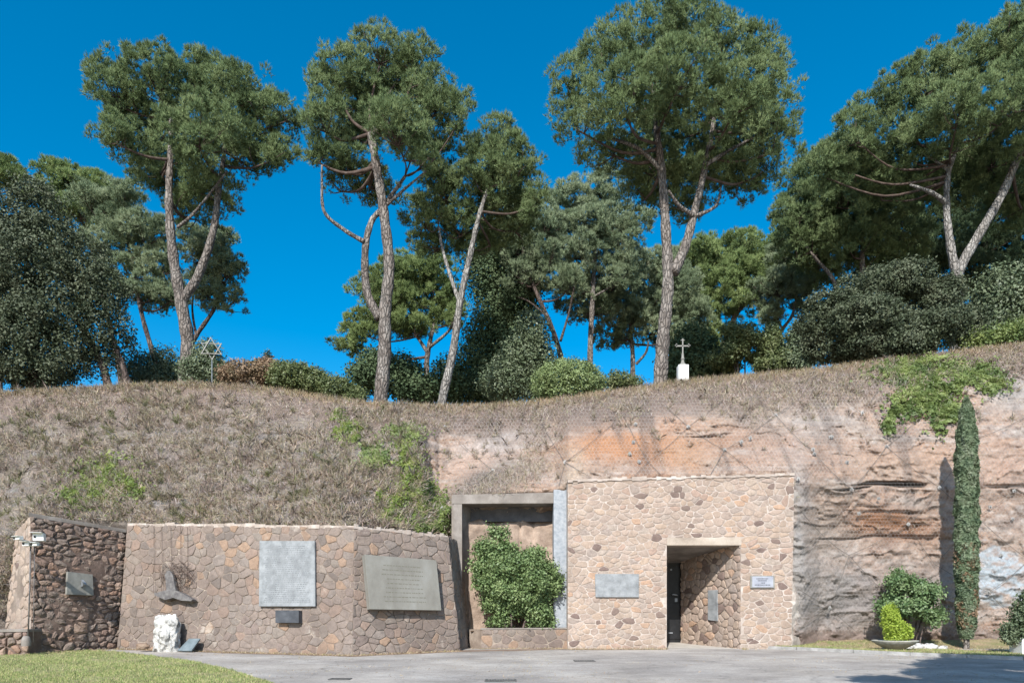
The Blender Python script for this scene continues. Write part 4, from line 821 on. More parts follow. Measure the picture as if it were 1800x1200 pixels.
def needles(name, P_, D_, tufts, k, L, W_, rp, mat, parent):
    """P_ puff centres; each puff a hemisphere of tufts; each tuft k needles"""
    n = len(P_); T = np.repeat(P_, tufts, 0); Do = np.repeat(D_, tufts, 0); N_ = len(T)
    d = RNG.normal(0, 1, (N_, 3)) + Do * .5 + np.array([0, 0, .75]); d /= np.linalg.norm(d, axis=1)[:, None]
    rs = np.repeat(rp * RNG.uniform(.6, 1.3, n), tufts)[:, None]; c = T + d * rs * RNG.uniform(.35, 1, (N_, 1)) * np.array([1.15, 1.15, .8])
    c = np.repeat(c, k, 0); dd = np.repeat(d, k, 0); m = len(c)
    nd = dd * .8 + np.array([0, 0, .7]) + RNG.normal(0, .42, (m, 3)); nd /= np.linalg.norm(nd, axis=1)[:, None]; s = np.cross(nd, RNG.normal(0, 1, (m, 3))); s /= np.linalg.norm(s, axis=1)[:, None]
    Ln = L * RNG.uniform(.6, 1.25, (m, 1)); hw = W_ / 2
    V = np.stack([c - s * hw, c + s * hw, c + nd * Ln], 1).reshape(-1, 3)
    return npmesh(name, V, np.arange(3 * m).reshape(-1, 3), mat, parent)
def pine_tree(name, label, Y, stems, crown, mat, bark='bark', dens=1.0, group='umbrella pines on the hilltop', foot=None, ndl=.215, limbs=True, leafW=.022, rp=.29, upb=.12):
    px0 = stems[0][0][0]; z0 = foot if foot is not None else hill(P(px0[0], px0[1], Y).x, Y)
    root = empty(name, (P(px0[0], px0[1], Y).x, Y, z0), label, 'tree', group)
    mb = MB(); ctr = []
    for i, (pts, w0, w1) in enumerate(stems):
        c = stem(mb, pts, Y, w0, w1, z0 - .3 if i == 0 else None, dep=[0, .4, -.8, .7, -.5][i % 5] * (i > 0)); ctr += [(p, (w0 + (w1 - w0) * j / len(c)) * Y / F / 2) for j, p in enumerate(c) if j > len(c) * (.55 if i == 0 else .3) and i < 2]
    mb.build('trunk', M[bark], root, smooth=True)
    ells = [ell_px(e, Y) for e in crown]; ells = [(c - np.array([0, 0, .04]) * r[2], r * 1.1) for c, r in ells]
    area = sum(4 * r[0] * r[2] + 2 * r[0] * r[1] for c, r in ells); n = int(area * 10.5 * dens)
    lb = lobes(ells, seed=int(px0[0] + Y)); p, d = surf_pts(lb, n, inner=.12, upbias=.2, lo=.7)
    if limbs:
        mb = MB(); r_ = random.Random(int(Y * 10)); cen = []
        for c, r in ells:
            c = Vector(c) + Vector((0, 0, -r[2] * .25)); best = min(ctr, key=lambda t_: (t_[0] - c).length + max(0, t_[0].z - c.z) * 3)
            a_ = best[0]; mid = a_.lerp(c, .5) + Vector((r_.uniform(-.3, .3), r_.uniform(-.3, .3), -.12 * (c - a_).length)); w_ = min(best[1] * .55, .13)
            cc_ = catmull([a_, mid, c], 5); mb.tube(cc_, [w_ + (.035 - w_) * i / (len(cc_) - 1) for i in range(len(cc_))], 6)
            cen += cc_[3:]
        cenA = np.array([tuple(v) for v in cen]); sel = RNG.choice(len(p), min(len(p), int(110 * dens) + 30), replace=False)
        for s_ in sel:
            q = p[s_]; dist = np.linalg.norm(cenA - q, axis=1) + np.maximum(0, cenA[:, 2] - q[2]) * 2; a_ = Vector(cenA[np.argmin(dist)]); q = Vector(q)
            mid = a_.lerp(q, .5) + Vector((r_.uniform(-.15, .15), r_.uniform(-.15, .15), -.08 * (q - a_).length)); cc_ = catmull([a_, mid, q], 3); mb.tube(cc_, [.035 - .027 * i / (len(cc_) - 1) for i in range(len(cc_))], 4)
        mb.build('branches', M['twig'], root, smooth=True)
    k_ = Y / 36.0
    needles('crown', p, d, 22, 12, ndl * k_ ** .5, leafW * k_ ** .7, rp, M[mat], root)
    return root
def leafy(name, label, Y, crown, n, size, mat, cat='shrub', group=None, foot=None, stems=None, bark='barkdark', k=1.0, inner=.35, asp=1.7, lump=None, sp=.22, per=9, lob=0):
    ells = [ell_px(e, Y, k) for e in crown]; c0 = sum((e[0] for e in ells)) / len(ells); z0 = foot if foot is not None else hill(c0[0], Y)
    root = empty(name, (c0[0], Y, z0), label, cat, group)
    mb = MB()
    if stems:
        for i, (pts, w0, w1) in enumerate(stems): stem(mb, pts, Y, w0, w1, z0 - .2 if i == 0 else None)
    else:
        r_ = random.Random(int(c0[0] * 7))
        for e in ells[:7]:
            a_ = Vector((c0[0] + (e[0][0] - c0[0]) * .3, Y + r_.uniform(-.2, .2), z0 - .1)); b_ = Vector(e[0]); cc_ = catmull([a_, a_.lerp(b_, .5) + Vector((r_.uniform(-.2, .2), r_.uniform(-.2, .2), 0)), b_], 4); r0 = .02 + .012 * (b_ - a_).length; mb.tube(cc_, [r0 * (1 - .7 * i / (len(cc_) - 1)) for i in range(len(cc_))], 6)
    mb.build('stem' if not stems else 'trunk', M[bark], root, smooth=True)
    if lob: ells = lobes(ells, lob, .5, seed=int(abs(c0[0]) * 10) + 3)
    cp_, d = surf_pts(ells, int(n / per * 1.3), inner=inner, upbias=.33)
    c = np.repeat(cp_, per, 0) + RNG.normal(0, 1, (len(cp_) * per, 3)) * (lump or sp * min(1, ells[0][1][0]))
    c = c[c[:, 2] > z0 - .05]
    nrm = np.repeat(d, per, 0)[:len(c)] * .8 + np.array([0, -.1, .5])
    leafcloud('foliage', c, size, M[mat], root, nrm, asp); return root
G1 = 'umbrella pines on the hilltop'
# foreground row of pines
pine_tree('pine_tree', 'forked umbrella pine behind the six-pointed star, crown left of centre', 36.5,
  [([(326, 668), (330, 600), (317, 525), (303, 440), (297, 350), (300, 270), (302, 190)], 30, 7), ([(320, 528), (348, 485), (374, 410), (385, 330), (392, 285), (398, 220)], 17, 6), ([(312, 400), (345, 370), (400, 300)], 6, 3)],
  [(215, 170, 62, 62), (205, 240, 48, 42, -1), (280, 150, 70, 52), (355, 150, 62, 48, 1), (420, 170, 60, 52), (470, 215, 50, 55), (505, 200, 26, 40), (270, 235, 80, 55, 2), (350, 240, 75, 60, -2), (425, 262, 65, 42, 1), (480, 270, 42, 34), (300, 310, 62, 42, 1.5), (370, 335, 58, 38, 1), (345, 378, 50, 26, 2), (250, 300, 35, 28, 2)], 'pine')
pine_tree('pine_tree', 'umbrella pine with a crooked bare side branch left of centre', 34.2,
  [([(669, 705), (676, 620), (677, 545), (684, 470), (676, 385), (664, 305), (652, 235)], 27, 13), ([(667, 560), (645, 512), (642, 440), (652, 392), (668, 370), (692, 338), (712, 310)], 16, 5), ([(640, 425), (602, 402), (570, 372), (566, 322), (566, 290)], 8, 3), ([(652, 240), (668, 190), (700, 140)], 9, 3), ([(680, 360), (720, 325), (750, 300)], 6, 2)],
  [(598, 145, 58, 52), (668, 100, 50, 42), (730, 115, 48, 42), (688, 160, 66, 55, 1.5), (765, 180, 55, 55), (805, 205, 32, 42), (575, 215, 42, 58), (625, 220, 70, 58, 2), (700, 240, 66, 55, -1.5), (765, 250, 60, 46, 1), (560, 275, 22, 36), (606, 290, 52, 40, 1), (655, 322, 45, 30, 2), (600, 330, 34, 22, 2)], 'pine')
pine_tree('pine_tree', 'slender pale-trunked umbrella pine at centre beside the forked pine', 35.5,
  [([(776, 712), (796, 620), (809, 530), (826, 450), (842, 380), (858, 330)], 18, 6), ([(808, 532), (790, 480), (776, 430), (772, 400)], 8, 3)],
  [(870, 265, 52, 46), (910, 300, 42, 52), (845, 320, 52, 48), (785, 340, 52, 44, 1), (880, 350, 58, 50, 1.5), (745, 385, 50, 42, 2), (810, 400, 58, 42, 2), (930, 350, 30, 46), (860, 430, 50, 34, 3), (770, 430, 44, 30, 3), (905, 395, 44, 40, 2), (830, 270, 30, 30, 2)], 'pine', 'barkpale')
pine_tree('pine_tree', 'largest round-crowned umbrella pine right of centre beside the stone cross', 32.6,
  [([(1161, 668), (1166, 590), (1174, 500), (1170, 400), (1163, 300), (1155, 235), (1148, 160)], 29, 8), ([(1184, 480), (1205, 432), (1221, 372), (1236, 310), (1252, 230), (1262, 160)], 19, 6), ([(1218, 378), (1194, 362), (1175, 335)], 9, 4), ([(1222, 380), (1258, 362), (1268, 325)], 7, 3), ([(1163, 300), (1120, 260), (1060, 240)], 9, 4), ([(1240, 290), (1290, 260), (1350, 230)], 8, 3)],
  [(1195, 52, 70, 50), (1120, 82, 66, 50), (1060, 110, 62, 50), (1275, 95, 66, 54), (1335, 110, 52, 52), (1005, 165, 46, 50), (1015, 215, 48, 44, -1), (1190, 140, 85, 60, -2.5), (1100, 180, 80, 60, -2), (1290, 180, 80, 60, -2), (1350, 200, 58, 55), (1368, 250, 48, 52), (1180, 230, 90, 55, 2), (1080, 262, 62, 38), (1260, 260, 80, 52, 2), (1150, 300, 70, 44, 2), (1230, 325, 72, 40, 2), (1310, 305, 62, 44, 1), (1130, 345, 46, 28, 2.5), (1210, 365, 50, 22, 2)], 'pine', dens=1.0)
pine_tree('pine_tree', 'huge umbrella pine with two pale spreading trunks at the right edge', 37,
  [([(1680, 560), (1684, 500), (1672, 440), (1664, 370), (1668, 300), (1692, 240)], 22, 6), ([(1680, 505), (1688, 470), (1722, 410), (1762, 340), (1800, 250), (1830, 180)], 19, 11), ([(1666, 360), (1640, 340), (1600, 325)], 10, 4), ([(1668, 300), (1640, 280), (1620, 270)], 6, 3)],
  [(1860, 80, 100, 80), (1770, 90, 72, 62), (1700, 120, 66, 55), (1630, 150, 62, 55), (1565, 190, 58, 58), (1510, 235, 50, 52), (1780, 180, 90, 60, -2), (1680, 210, 85, 55, -2), (1590, 260, 80, 55, 1), (1490, 290, 48, 42, 1), (1455, 300, 40, 44, 1), (1540, 300, 60, 50, 3), (1860, 220, 90, 80, -1), (1740, 280, 90, 50, 2), (1640, 320, 80, 45, 3), (1550, 340, 60, 40, 2), (1800, 350, 80, 50, 4)], 'pine', 'barkpale')
# middle row
pine_tree('pine_tree', 'dark pine right of the gap of sky, left of the pale spreading trunks', 43,
  [([(1512, 560), (1515, 480), (1516, 400), (1512, 330)], 13, 5), ([(1455, 560), (1468, 500), (1430, 450), (1400, 410)], 9, 3)],
  [(1420, 335, 58, 50), (1398, 385, 46, 50), (1470, 300, 46, 50, 1), (1430, 400, 60, 50, 3), (1510, 320, 60, 60, 2), (1440, 460, 50, 30, 2), (1470, 350, 52, 48), (1440, 430, 60, 40, 1), (1530, 370, 62, 50), (1500, 440, 58, 40), (1590, 420, 58, 46, 2), (1460, 470, 40, 30, 2), (1540, 480, 70, 34, 2), (1400, 440, 36, 36, 1), (1480, 410, 70, 50, 3)], 'pine')
pine_tree('pine_tree', 'shaded pine filling the view behind the pale spreading trunks', 48,
  [([(1740, 620), (1735, 480), (1730, 380)], 12, 5), ([(1640, 620), (1640, 480), (1630, 400)], 10, 5)],
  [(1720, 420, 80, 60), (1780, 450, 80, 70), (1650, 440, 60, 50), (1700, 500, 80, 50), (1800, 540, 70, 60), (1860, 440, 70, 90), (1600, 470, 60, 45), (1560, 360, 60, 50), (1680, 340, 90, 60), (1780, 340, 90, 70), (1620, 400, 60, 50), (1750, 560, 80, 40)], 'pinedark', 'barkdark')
pine_tree('pine_tree', 'small far umbrella pine in the centre gap right of the leaning dark trunks', 46,
  [([(1037, 680), (1038, 600), (1042, 520), (1046, 440), (1050, 390)], 12, 6), ([(1046, 520), (1080, 500), (1110, 475)], 4, 2), ([(1044, 470), (1010, 440), (990, 420)], 5, 2)],
  [(1060, 345, 52, 32), (1010, 385, 48, 42), (1100, 390, 44, 42), (1050, 410, 66, 42), (975, 430, 32, 40), (1020, 455, 62, 36), (1100, 450, 40, 34), (990, 500, 46, 34, 1), (1075, 500, 56, 36, 1), (1000, 350, 40, 30), (1030, 545, 50, 26, 2)], 'pinegrey', dens=.9)
pine_tree('pine_tree', 'dark leaning pine behind the slender central pine', 44,
  [([(990, 660), (975, 590), (950, 530), (925, 470), (915, 400)], 11, 5), ([(960, 555), (930, 530), (905, 520)], 4, 2), ([(985, 600), (1000, 550), (1010, 500)], 5, 2)],
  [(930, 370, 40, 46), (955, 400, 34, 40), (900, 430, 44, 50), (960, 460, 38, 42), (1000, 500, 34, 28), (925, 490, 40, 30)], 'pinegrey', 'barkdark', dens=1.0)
pine_tree('pine_tree', 'two-stemmed small far pine just left of the biggest trunk', 50,
  [([(1112, 680), (1112, 620), (1108, 570), (1112, 540)], 11, 5), ([(1108, 600), (1085, 580), (1070, 560)], 4, 2), ([(1118, 640), (1135, 620), (1140, 600)], 5, 3)],
  [(1125, 480, 46, 34), (1085, 520, 46, 34), (1150, 530, 46, 40), (1110, 560, 50, 30), (1190, 520, 46, 50), (1060, 540, 36, 30), (1160, 480, 50, 40), (1170, 590, 50, 30), (1090, 590, 50, 22), (1210, 560, 40, 40)], 'pinegrey', dens=.85)
pine_tree('pine_tree', 'light green far umbrella pine with a dark slanting trunk behind the cross', 52,
  [([(1268, 650), (1278, 600), (1295, 550), (1335, 512)], 15, 7)],
  [(1235, 455, 46, 34), (1290, 440, 52, 30), (1345, 448, 46, 32), (1250, 500, 56, 38), (1310, 485, 56, 36), (1220, 560, 46, 40), (1250, 600, 40, 30), (1340, 500, 50, 40), (1200, 480, 50, 44, 1), (1290, 540, 46, 30)], 'pinebright')
pine_tree('pine_tree', 'smallest far pine with crooked trunk beside the dark rounded shrub', 50,
  [([(1362, 650), (1370, 590), (1392, 555), (1400, 520)], 9, 4), ([(1376, 580), (1365, 555), (1360, 540)], 4, 2)],
  [(1385, 465, 42, 46), (1370, 510, 50, 36), (1415, 505, 36, 40), (1350, 555, 30, 20), (1420, 545, 24, 20)], 'pinegrey')
pine_tree('pine_tree', 'spreading far pine low behind the crooked-branched pine', 50,
  [([(752, 700), (750, 640), (756, 600), (765, 560)], 13, 6), ([(752, 620), (725, 580), (700, 555)], 7, 3), ([(755, 610), (790, 580), (800, 550)], 6, 3), ([(720, 578), (690, 560), (665, 600)], 5, 2)],
  [(705, 490, 56, 38), (760, 480, 44, 32), (650, 510, 44, 32), (690, 540, 60, 34), (770, 530, 46, 36), (612, 600, 36, 30), (640, 580, 36, 30), (720, 580, 50, 26), (790, 560, 34, 34)], 'pinebright')
pine_tree('pine_tree', 'grey thin pine leaning left behind the big forked trunk at left', 44,
  [([(284, 690), (268, 620), (250, 555), (236, 480), (225, 430)], 11, 5)],
  [(215, 400, 42, 40), (255, 420, 56, 50), (190, 440, 44, 44), (225, 360, 40, 34), (200, 500, 40, 34), (260, 520, 44, 34), (285, 470, 40, 40), (235, 480, 42, 30), (300, 520, 32, 28), (160, 360, 44, 30)], 'pinegrey', 'barkdark', dens=.8)
pine_tree('pine_tree', 'small-crowned pine showing right of the big forked trunk at left', 45,
  [([(306, 690), (318, 640), (345, 590), (375, 545), (392, 500)], 12, 5), ([(345, 590), (338, 540), (345, 480)], 5, 2)],
  [(385, 430, 34, 30), (395, 475, 34, 38), (350, 450, 36, 40), (400, 530, 34, 26), (360, 510, 36, 28), (330, 420, 30, 30)], 'pinegrey', 'barkdark', dens=.9)
pine_tree('pine_tree', 'far flat-topped pine behind the dark holm oak', 50,
  [([(215, 690), (190, 560), (160, 430), (150, 380)], 11, 5)],
  [(115, 318, 46, 24), (160, 335, 46, 28), (95, 350, 44, 26), (200, 350, 30, 24), (185, 380, 34, 24), (140, 375, 50, 26)], 'pinebright', 'barkdark', dens=.9)
pine_tree('pine_tree', 'far pine cut by the left edge of the photo above the oak', 52,
  [([(0, 690), (-10, 500), (-10, 340)], 12, 5)], [(-5, 300, 42, 24), (25, 320, 34, 22), (-50, 320, 50, 30)], 'pinebright', 'barkdark')
# broadleaf masses
leafy('holm_oak', 'massive dark holm oak with pale leaf tips at the left edge', 35,
  [(50, 400, 78, 62), (-20, 420, 80, 80), (110, 450, 70, 66), (155, 510, 66, 66), (40, 500, 95, 80, -1), (185, 575, 46, 60), (100, 580, 86, 74, -1), (10, 600, 90, 76, -1), (150, 630, 66, 46), (50, 660, 100, 36), (-80, 520, 90, 140), (70, 350, 60, 34)], 170000, .10, 'oak', 'tree', None, stems=[([(190, 680), (170, 620), (120, 540)], 18, 8), ([(228, 690), (215, 640), (195, 590)], 14, 6), ([(60, 690), (60, 600), (50, 480)], 26, 10)], k=.9, sp=.16, inner=.05, per=20, lob=11)
leafy('dark_conifer', 'tall blackish conifer column in the central gap', 46,
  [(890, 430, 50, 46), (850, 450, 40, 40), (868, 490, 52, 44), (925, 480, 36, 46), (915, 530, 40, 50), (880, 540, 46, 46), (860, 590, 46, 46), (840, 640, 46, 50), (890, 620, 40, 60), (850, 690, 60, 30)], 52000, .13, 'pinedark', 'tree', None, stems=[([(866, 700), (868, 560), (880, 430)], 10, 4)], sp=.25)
leafy('green_conifer', 'mid green bushy conifer left of the clipped round bush', 41,
  [(935, 590, 32, 42), (918, 630, 44, 36), (950, 640, 32, 40), (890, 670, 46, 34), (935, 680, 40, 24)], 22000, .11, 'shrub', 'tree', None, sp=.2)
leafy('leafy_tree', 'light green leafy tree low behind the cross', 39.5,
  [(1310, 600, 42, 32), (1345, 610, 34, 28), (1290, 630, 40, 30), (1340, 640, 50, 26), (1365, 590, 22, 22), (1285, 590, 20, 24)], 26000, .10, 'hedge', 'tree', lob=7, sp=.14)
leafy('dark_shrub', 'broad dark grey-green shrub under the pale spreading trunks', 33.2,
  [(1540, 510, 66, 42), (1600, 500, 60, 38), (1480, 545, 62, 42), (1650, 530, 60, 46), (1430, 590, 50, 38), (1530, 570, 84, 52, -1), (1630, 580, 76, 46, -1), (1700, 570, 44, 42), (1480, 610, 80, 32), (1560, 610, 90, 30, -1)], 130000, .09, 'oak', 'shrub', sp=.12, k=.8, inner=.06, per=20, lob=12)
leafy('shrub', 'grey-green bushes thinning out at the right hilltop edge', 36,
  [(1760, 520, 50, 50), (1800, 560, 60, 46), (1740, 580, 44, 32), (1860, 540, 60, 60)], 20000, .12, 'shrub', 'shrub')
leafy('shrub', 'bright green low plants on the hilltop at the right edge', 32.6,
  [(1740, 600, 40, 13), (1785, 590, 40, 15), (1830, 582, 40, 16)], 8000, .09, 'ivy', 'shrub')
leafy('clipped_bush', 'neatly clipped round bush on the hilltop left of the biggest pine', 32.8,
  [(998, 676, 66, 42)], 22000, .07, 'clipped', 'shrub', lump=.06, k=.9, inner=.12)
leafy('small_bush', 'small rounded bush between the clipped round bush and the biggest pine', 36,
  [(1084, 672, 28, 18), (1110, 675, 22, 12)], 4000, .08, 'hedge', 'shrub', lump=.1)
leafy('hedge_shrub', 'brown autumn-leaved hedge shrub right of the star', 33.6,
  [(432, 660, 46, 22), (470, 655, 30, 24)], 9000, .085, 'hedgebrown', 'shrub', 'hedge shrubs at the slope top', lump=.09, inner=.15)
leafy('hedge_shrub', 'green and tan hedge shrub, middle one of the three right of the star', 33.3,
  [(510, 664, 40, 26), (548, 672, 34, 24)], 10000, .085, 'hedge', 'shrub', 'hedge shrubs at the slope top', lump=.09, inner=.15)
leafy('hedge_shrub', 'low green hedge shrub sloping down toward the crooked pine', 33.0,
  [(590, 685, 34, 22), (620, 696, 26, 16)], 7000, .08, 'hedge', 'shrub', 'hedge shrubs at the slope top', lump=.09, inner=.15)
for x, y, h_, lb in ((472, 628, 18, 'largest dark conifer tip behind the hedge shrubs'), (453, 636, 10, 'tiny conifer tip left of the largest behind the brown shrub'), (534, 640, 12, 'lone conifer tip behind the green and tan hedge shrub')):
    leafy('young_cypress', lb, 42, [(x, y + 40, 9, 40), (x, y + 5, 5, h_)], 2500, .09, 'cypress', 'tree', 'conifer tips behind the hedge', lump=.07)
leafy('shrub', 'upright green bush directly behind the star pole', 35.5,
  [(365, 628, 24, 30), (350, 655, 36, 26), (385, 658, 30, 22)], 11000, .085, 'shrub', 'shrub', lump=.12)
leafy('shrub', 'dark green bush between the oak and the forked trunk', 40,
  [(250, 650, 30, 30), (290, 645, 34, 34), (275, 668, 50, 20)], 10000, .10, 'shrub', 'shrub', lump=.16)
leafy('shrub', 'dark undergrowth behind the crooked-branched pine', 44,
  [(650, 660, 40, 28), (700, 660, 46, 34), (735, 685, 50, 26), (790, 670, 34, 40), (655, 640, 26, 26)], 20000, .14, 'pinedark', 'shrub', lump=.2)
leafy('shrub', 'dark undergrowth behind the cross and biggest pine', 42,
  [(1190, 640, 30, 40), (1235, 640, 34, 46), (1270, 655, 26, 26), (1215, 600, 30, 30)], 14000, .14, 'pinedark', 'shrub', lump=.2)
leafy('shrub', 'dark bush filling the foot of the gap left of the broad dark shrub', 40,
  [(1400, 620, 34, 34), (1380, 645, 50, 22), (1410, 590, 26, 28)], 14000, .11, 'shrub', 'shrub', lump=.16)
# ------------------------------------------------------------------ verge at right
kp = [G(1306, 1139), G(1400, 1142), G(1500, 1147), G(1600, 1152), G(1700, 1156), G(1800, 1160), G(1960, 1168)]
kb = MB()
for i in range(len(kp) - 1):
    a_, c_ = kp[i], kp[i + 1]; d = (c_ - a_).normalized(); nn = Vector((-d.y, d.x, 0)) * .14; 
    kb.prism([a_ + Vector((0, 0, -.2)), c_ - d * .012 + Vector((0, 0, -.2)), c_ - d * .012 + nn + Vector((0, 0, -.2)), a_ + nn + Vector((0, 0, -.2))], (0, 0, .31))
tag(kb.build('kerb', M['kerb'], bevel=.012), kind='structure')
nn_, mm_ = 120, 60; VG = []
for i in range(nn_ + 1):
    s_ = i / nn_ * (len(kp) - 1); k0 = min(int(s_), len(kp) - 2); a_ = kp[k0].lerp(kp[k0 + 1], s_ - k0); a_ = a_ + Vector((.0, .12, 0)); 
    far = Vector((a_.x * 28.6 / a_.y if i > 0 else a_.x, 28.6, .5))
    for j in range(mm_ + 1):
        t_ = j / mm_; p = a_.lerp(far, t_); p.z = a_.z + .1 + .0 * t_ + .42 * max(0, (p.y - 25.6) / 2.4) ** 1.3 + .03 * float(vn(p.x * 1.5, p.y * 1.5, 0, 6)) * min(1, t_ * 8); VG.append(p)
a = np.array([[i * (mm_ + 1) + j for j in range(mm_)] for i in range(nn_)]).ravel()
vg = npmesh('verge', np.array([tuple(v) for v in VG]), np.stack([a, a + mm_ + 1, a + mm_ + 2, a + 1], 1), M['verge'], None, True); tag(vg, kind='structure')
VGa = np.array([tuple(v) for v in VG]).reshape(nn_ + 1, mm_ + 1, 3)
def verge_pts(n, tmax):
    i = RNG.uniform(0, nn_ - .01, n); j = RNG.uniform(0, 1, n) ** 1.3 * tmax * (mm_ - .01); i0 = i.astype(int); j0 = j.astype(int); fi = (i - i0)[:, None]; fj = (j - j0)[:, None]
    return (VGa[i0, j0] * (1 - fi) + VGa[i0 + 1, j0] * fi) * (1 - fj) + (VGa[i0, j0 + 1] * (1 - fi) + VGa[i0 + 1, j0 + 1] * fi) * fj
vp = verge_pts(26000, .55); vp = vp[fbm(vp[:, 0] * .8, vp[:, 1] * .8, 0, 3, 4) > -.15]; o = blades('verge_grass', vp, .06, .012, .35, M['lawnblade'], up=np.array([0, 0, 1.])); tag(o, kind='stuff', label='thin green grass on the kerbed verge below the rock face', cat='grass')
vp = verge_pts(16000, 1.0); o = blades('verge_litter', vp, .07, .012, .8, M['straw'], up=np.array([0, 0, .6])); tag(o, kind='stuff', label='dry litter and straw scattered on the verge', cat='grass')
def vz(x, Y):
    X = (x - 900) * Y / F; d = (VGa[..., 0] - X) ** 2 + (VGa[..., 1] - Y) ** 2; return float(VGa.reshape(-1, 3)[np.argmin(d), 2])
# cypress
Yc = 25.75; zc = vz(1699, Yc); cyp = empty('column_cypress', (P(1699, 0, Yc).x, Yc, zc), 'tall narrow column cypress standing against the rock face', 'tree')
H_ = P(0, 700, Yc).z - zc; n = 42000; t_ = RNG.uniform(.03, 1, n) ** .9; a_ = RNG.uniform(0, 2 * math.pi, n)
prof = np.interp(t_, [0, .04, .12, .35, .6, .85, .95, 1], [.06, .18, .30, .37, .36, .31, .20, .03]); lum = 1 + .42 * fbm(np.cos(a_) * 2.4, np.sin(a_) * 2.4, t_ * 22, 3, 23)
r_ = prof * lum * RNG.uniform(.55, 1, n) ** .4; xo = .06 * (1 - t_); cc_ = np.stack([cyp.location.x + xo * 0 + r_ * np.cos(a_), Yc + r_ * np.sin(a_), zc + t_ * H_], 1)
nr_ = np.stack([np.cos(a_), np.sin(a_), np.full(n, .3)], 1)
leafcloud('foliage', cc_, .085, M['cypress'], cyp, nr_ * 1.2, 2.4); mb = MB(); mb.tube([(cyp.location.x, Yc, zc - .1), (cyp.location.x, Yc, zc + H_ * .9)], [.1, .02], 8); mb.build('trunk', M['bark'], cyp)
n = 2500; t_ = RNG.uniform(.08, .42, n); a_ = RNG.uniform(0, 2 * math.pi, n); r_ = np.interp(t_, [0, .12, .35, .6], [.18, .31, .38, .37]); cc_ = np.stack([cyp.location.x + r_ * np.cos(a_), Yc + r_ * np.sin(a_), zc + t_ * H_], 1)
leafcloud('dead_sprays', cc_[fbm(cc_[:, 0] * 3, cc_[:, 1] * 3, cc_[:, 2] * 2, 3, 4) > .05], .08, M['hedgebrown'], cyp)
# bush behind the bowl, bowl, lime conifer
Yb = 26.0
leafy('broadleaf_bush', 'dense green bush against the rock face left of the column cypress', Yb, [(1585, 1035, 26, 34, .2), (1577, 1015, 13, 18, .2), (1610, 1045, 36, 28), (1572, 1065, 30, 26), (1632, 1050, 24, 24), (1600, 1078, 50, 28, -.3), (1635, 1082, 24, 22)], 15000, .085, 'bushgreen', 'bush', foot=vz(1600, Yb), lump=.10, asp=1.5, per=20, lob=7)
Yl = 23.8; bx = P(1573, 1130, Yl).x; bz = vz(1573, Yl); 
bw = empty('bowl_planter', (bx, Yl, bz), 'wide shallow stone bowl planter on the verge holding the lime conifer', 'planter')
mb = MB(); RB = 37.5 * Yl / F; mb.lathe((bx, Yl, bz), [(0, .01), (.16, .01), (.2, .0), (.3, .05), (RB * .8, .19), (RB, .30), (RB + .005, .325), (RB - .03, .33), (RB * .78, .23), (RB * .5, .2), (0, .2)], 40); mb.build('bowl', M['bowl'], bw, smooth=True)
mb = MB(); mb.lathe((bx, Yl, bz), [(0, .30), (RB * .4, .29), (RB * .86, .262)], 24); mb.build('soil', M['soil'], bw)
lc = leafy('lime_conifer', 'bright lime-green leaning dwarf conifer growing in the stone bowl', Yl, [(1565, 1080, 11, 18), (1568, 1096, 15, 17), (1577, 1108, 17, 17), (1589, 1112, 11, 16), (1574, 1120, 16, 10)], 9000, .05, 'lime', 'shrub', foot=bz + .28, lump=.05, inner=.2)
rk = [(1556, 1122, .16), (1592, 1119, .17), (1612, 1124, .25), (1633, 1125, .24), (1657, 1120, .19)]
words = ['small white rock left of the lime conifer', 'white rock just right of the lime conifer', 'large flat white rock behind the bowl rim', 'widest white rock right of the bowl', 'rightmost white rock near the cypress shadow']
for (x, y, s_), wd in zip(rk, words):
    Yk = 25.0; rock('white_rock', Vector((P(x, y, Yk).x, Yk, vz(x, Yk) + s_ * .25)), (s_ * 1.05, s_ * .7, s_ * .55), int(x), M['whiterock'], wd, 'rock', 'white rocks edging the bush bed', rot=x)
# pot and shrub at right edge
Yr = 22.8; zx = vz(1795, Yr)
pr = empty('planter_box', (P(1796, 0, Yr).x, Yr, zx), 'pale square planter pot cut by the right edge', 'planter')
mb = MB(); mb.box((P(1797, 0, Yr).x + .1, Yr, zx + .26), (.62, .6, .52)); mb.build('pot', M['white'], pr, bevel=.02)
leafy('potted_shrub', 'grey-green juniper drooping over the pale pot at the right edge', Yr, [(1785, 1108, 24, 16), (1800, 1085, 20, 26), (1815, 1060, 22, 26), (1830, 1100, 30, 30), (1776, 1120, 14, 10)], 9000, .07, 'shrub', 'shrub', foot=zx + .3, lump=.08, k=.8)
# bush in the niche
leafy('niche_bush', 'big rounded green bush growing out of the niche planter', 26.05, [(877, 938, 18, 22, .2), (862, 968, 28, 24), (892, 968, 28, 24, .1), (846, 1000, 25, 26), (885, 1000, 40, 28, -.4), (940, 985, 30, 24), (965, 1012, 25, 24), (925, 1020, 38, 28, -.45), (850, 1032, 28, 20, -.1), (890, 1045, 32, 20, -.3), (950, 1045, 34, 20, -.2), (968, 1034, 18, 18), (915, 1062, 34, 14), (880, 1085, 18, 12), (900, 1012, 52, 40, -.2), (915, 1045, 50, 22, -.1), (880, 1068, 34, 26), (930, 1072, 38, 24), (955, 1090, 26, 16), (870, 1095, 22, 12)], 46000, .075, 'bushlaurel', 'bush', foot=.6, lump=.10, k=.72, asp=1.6, inner=.06, per=20, lob=7)
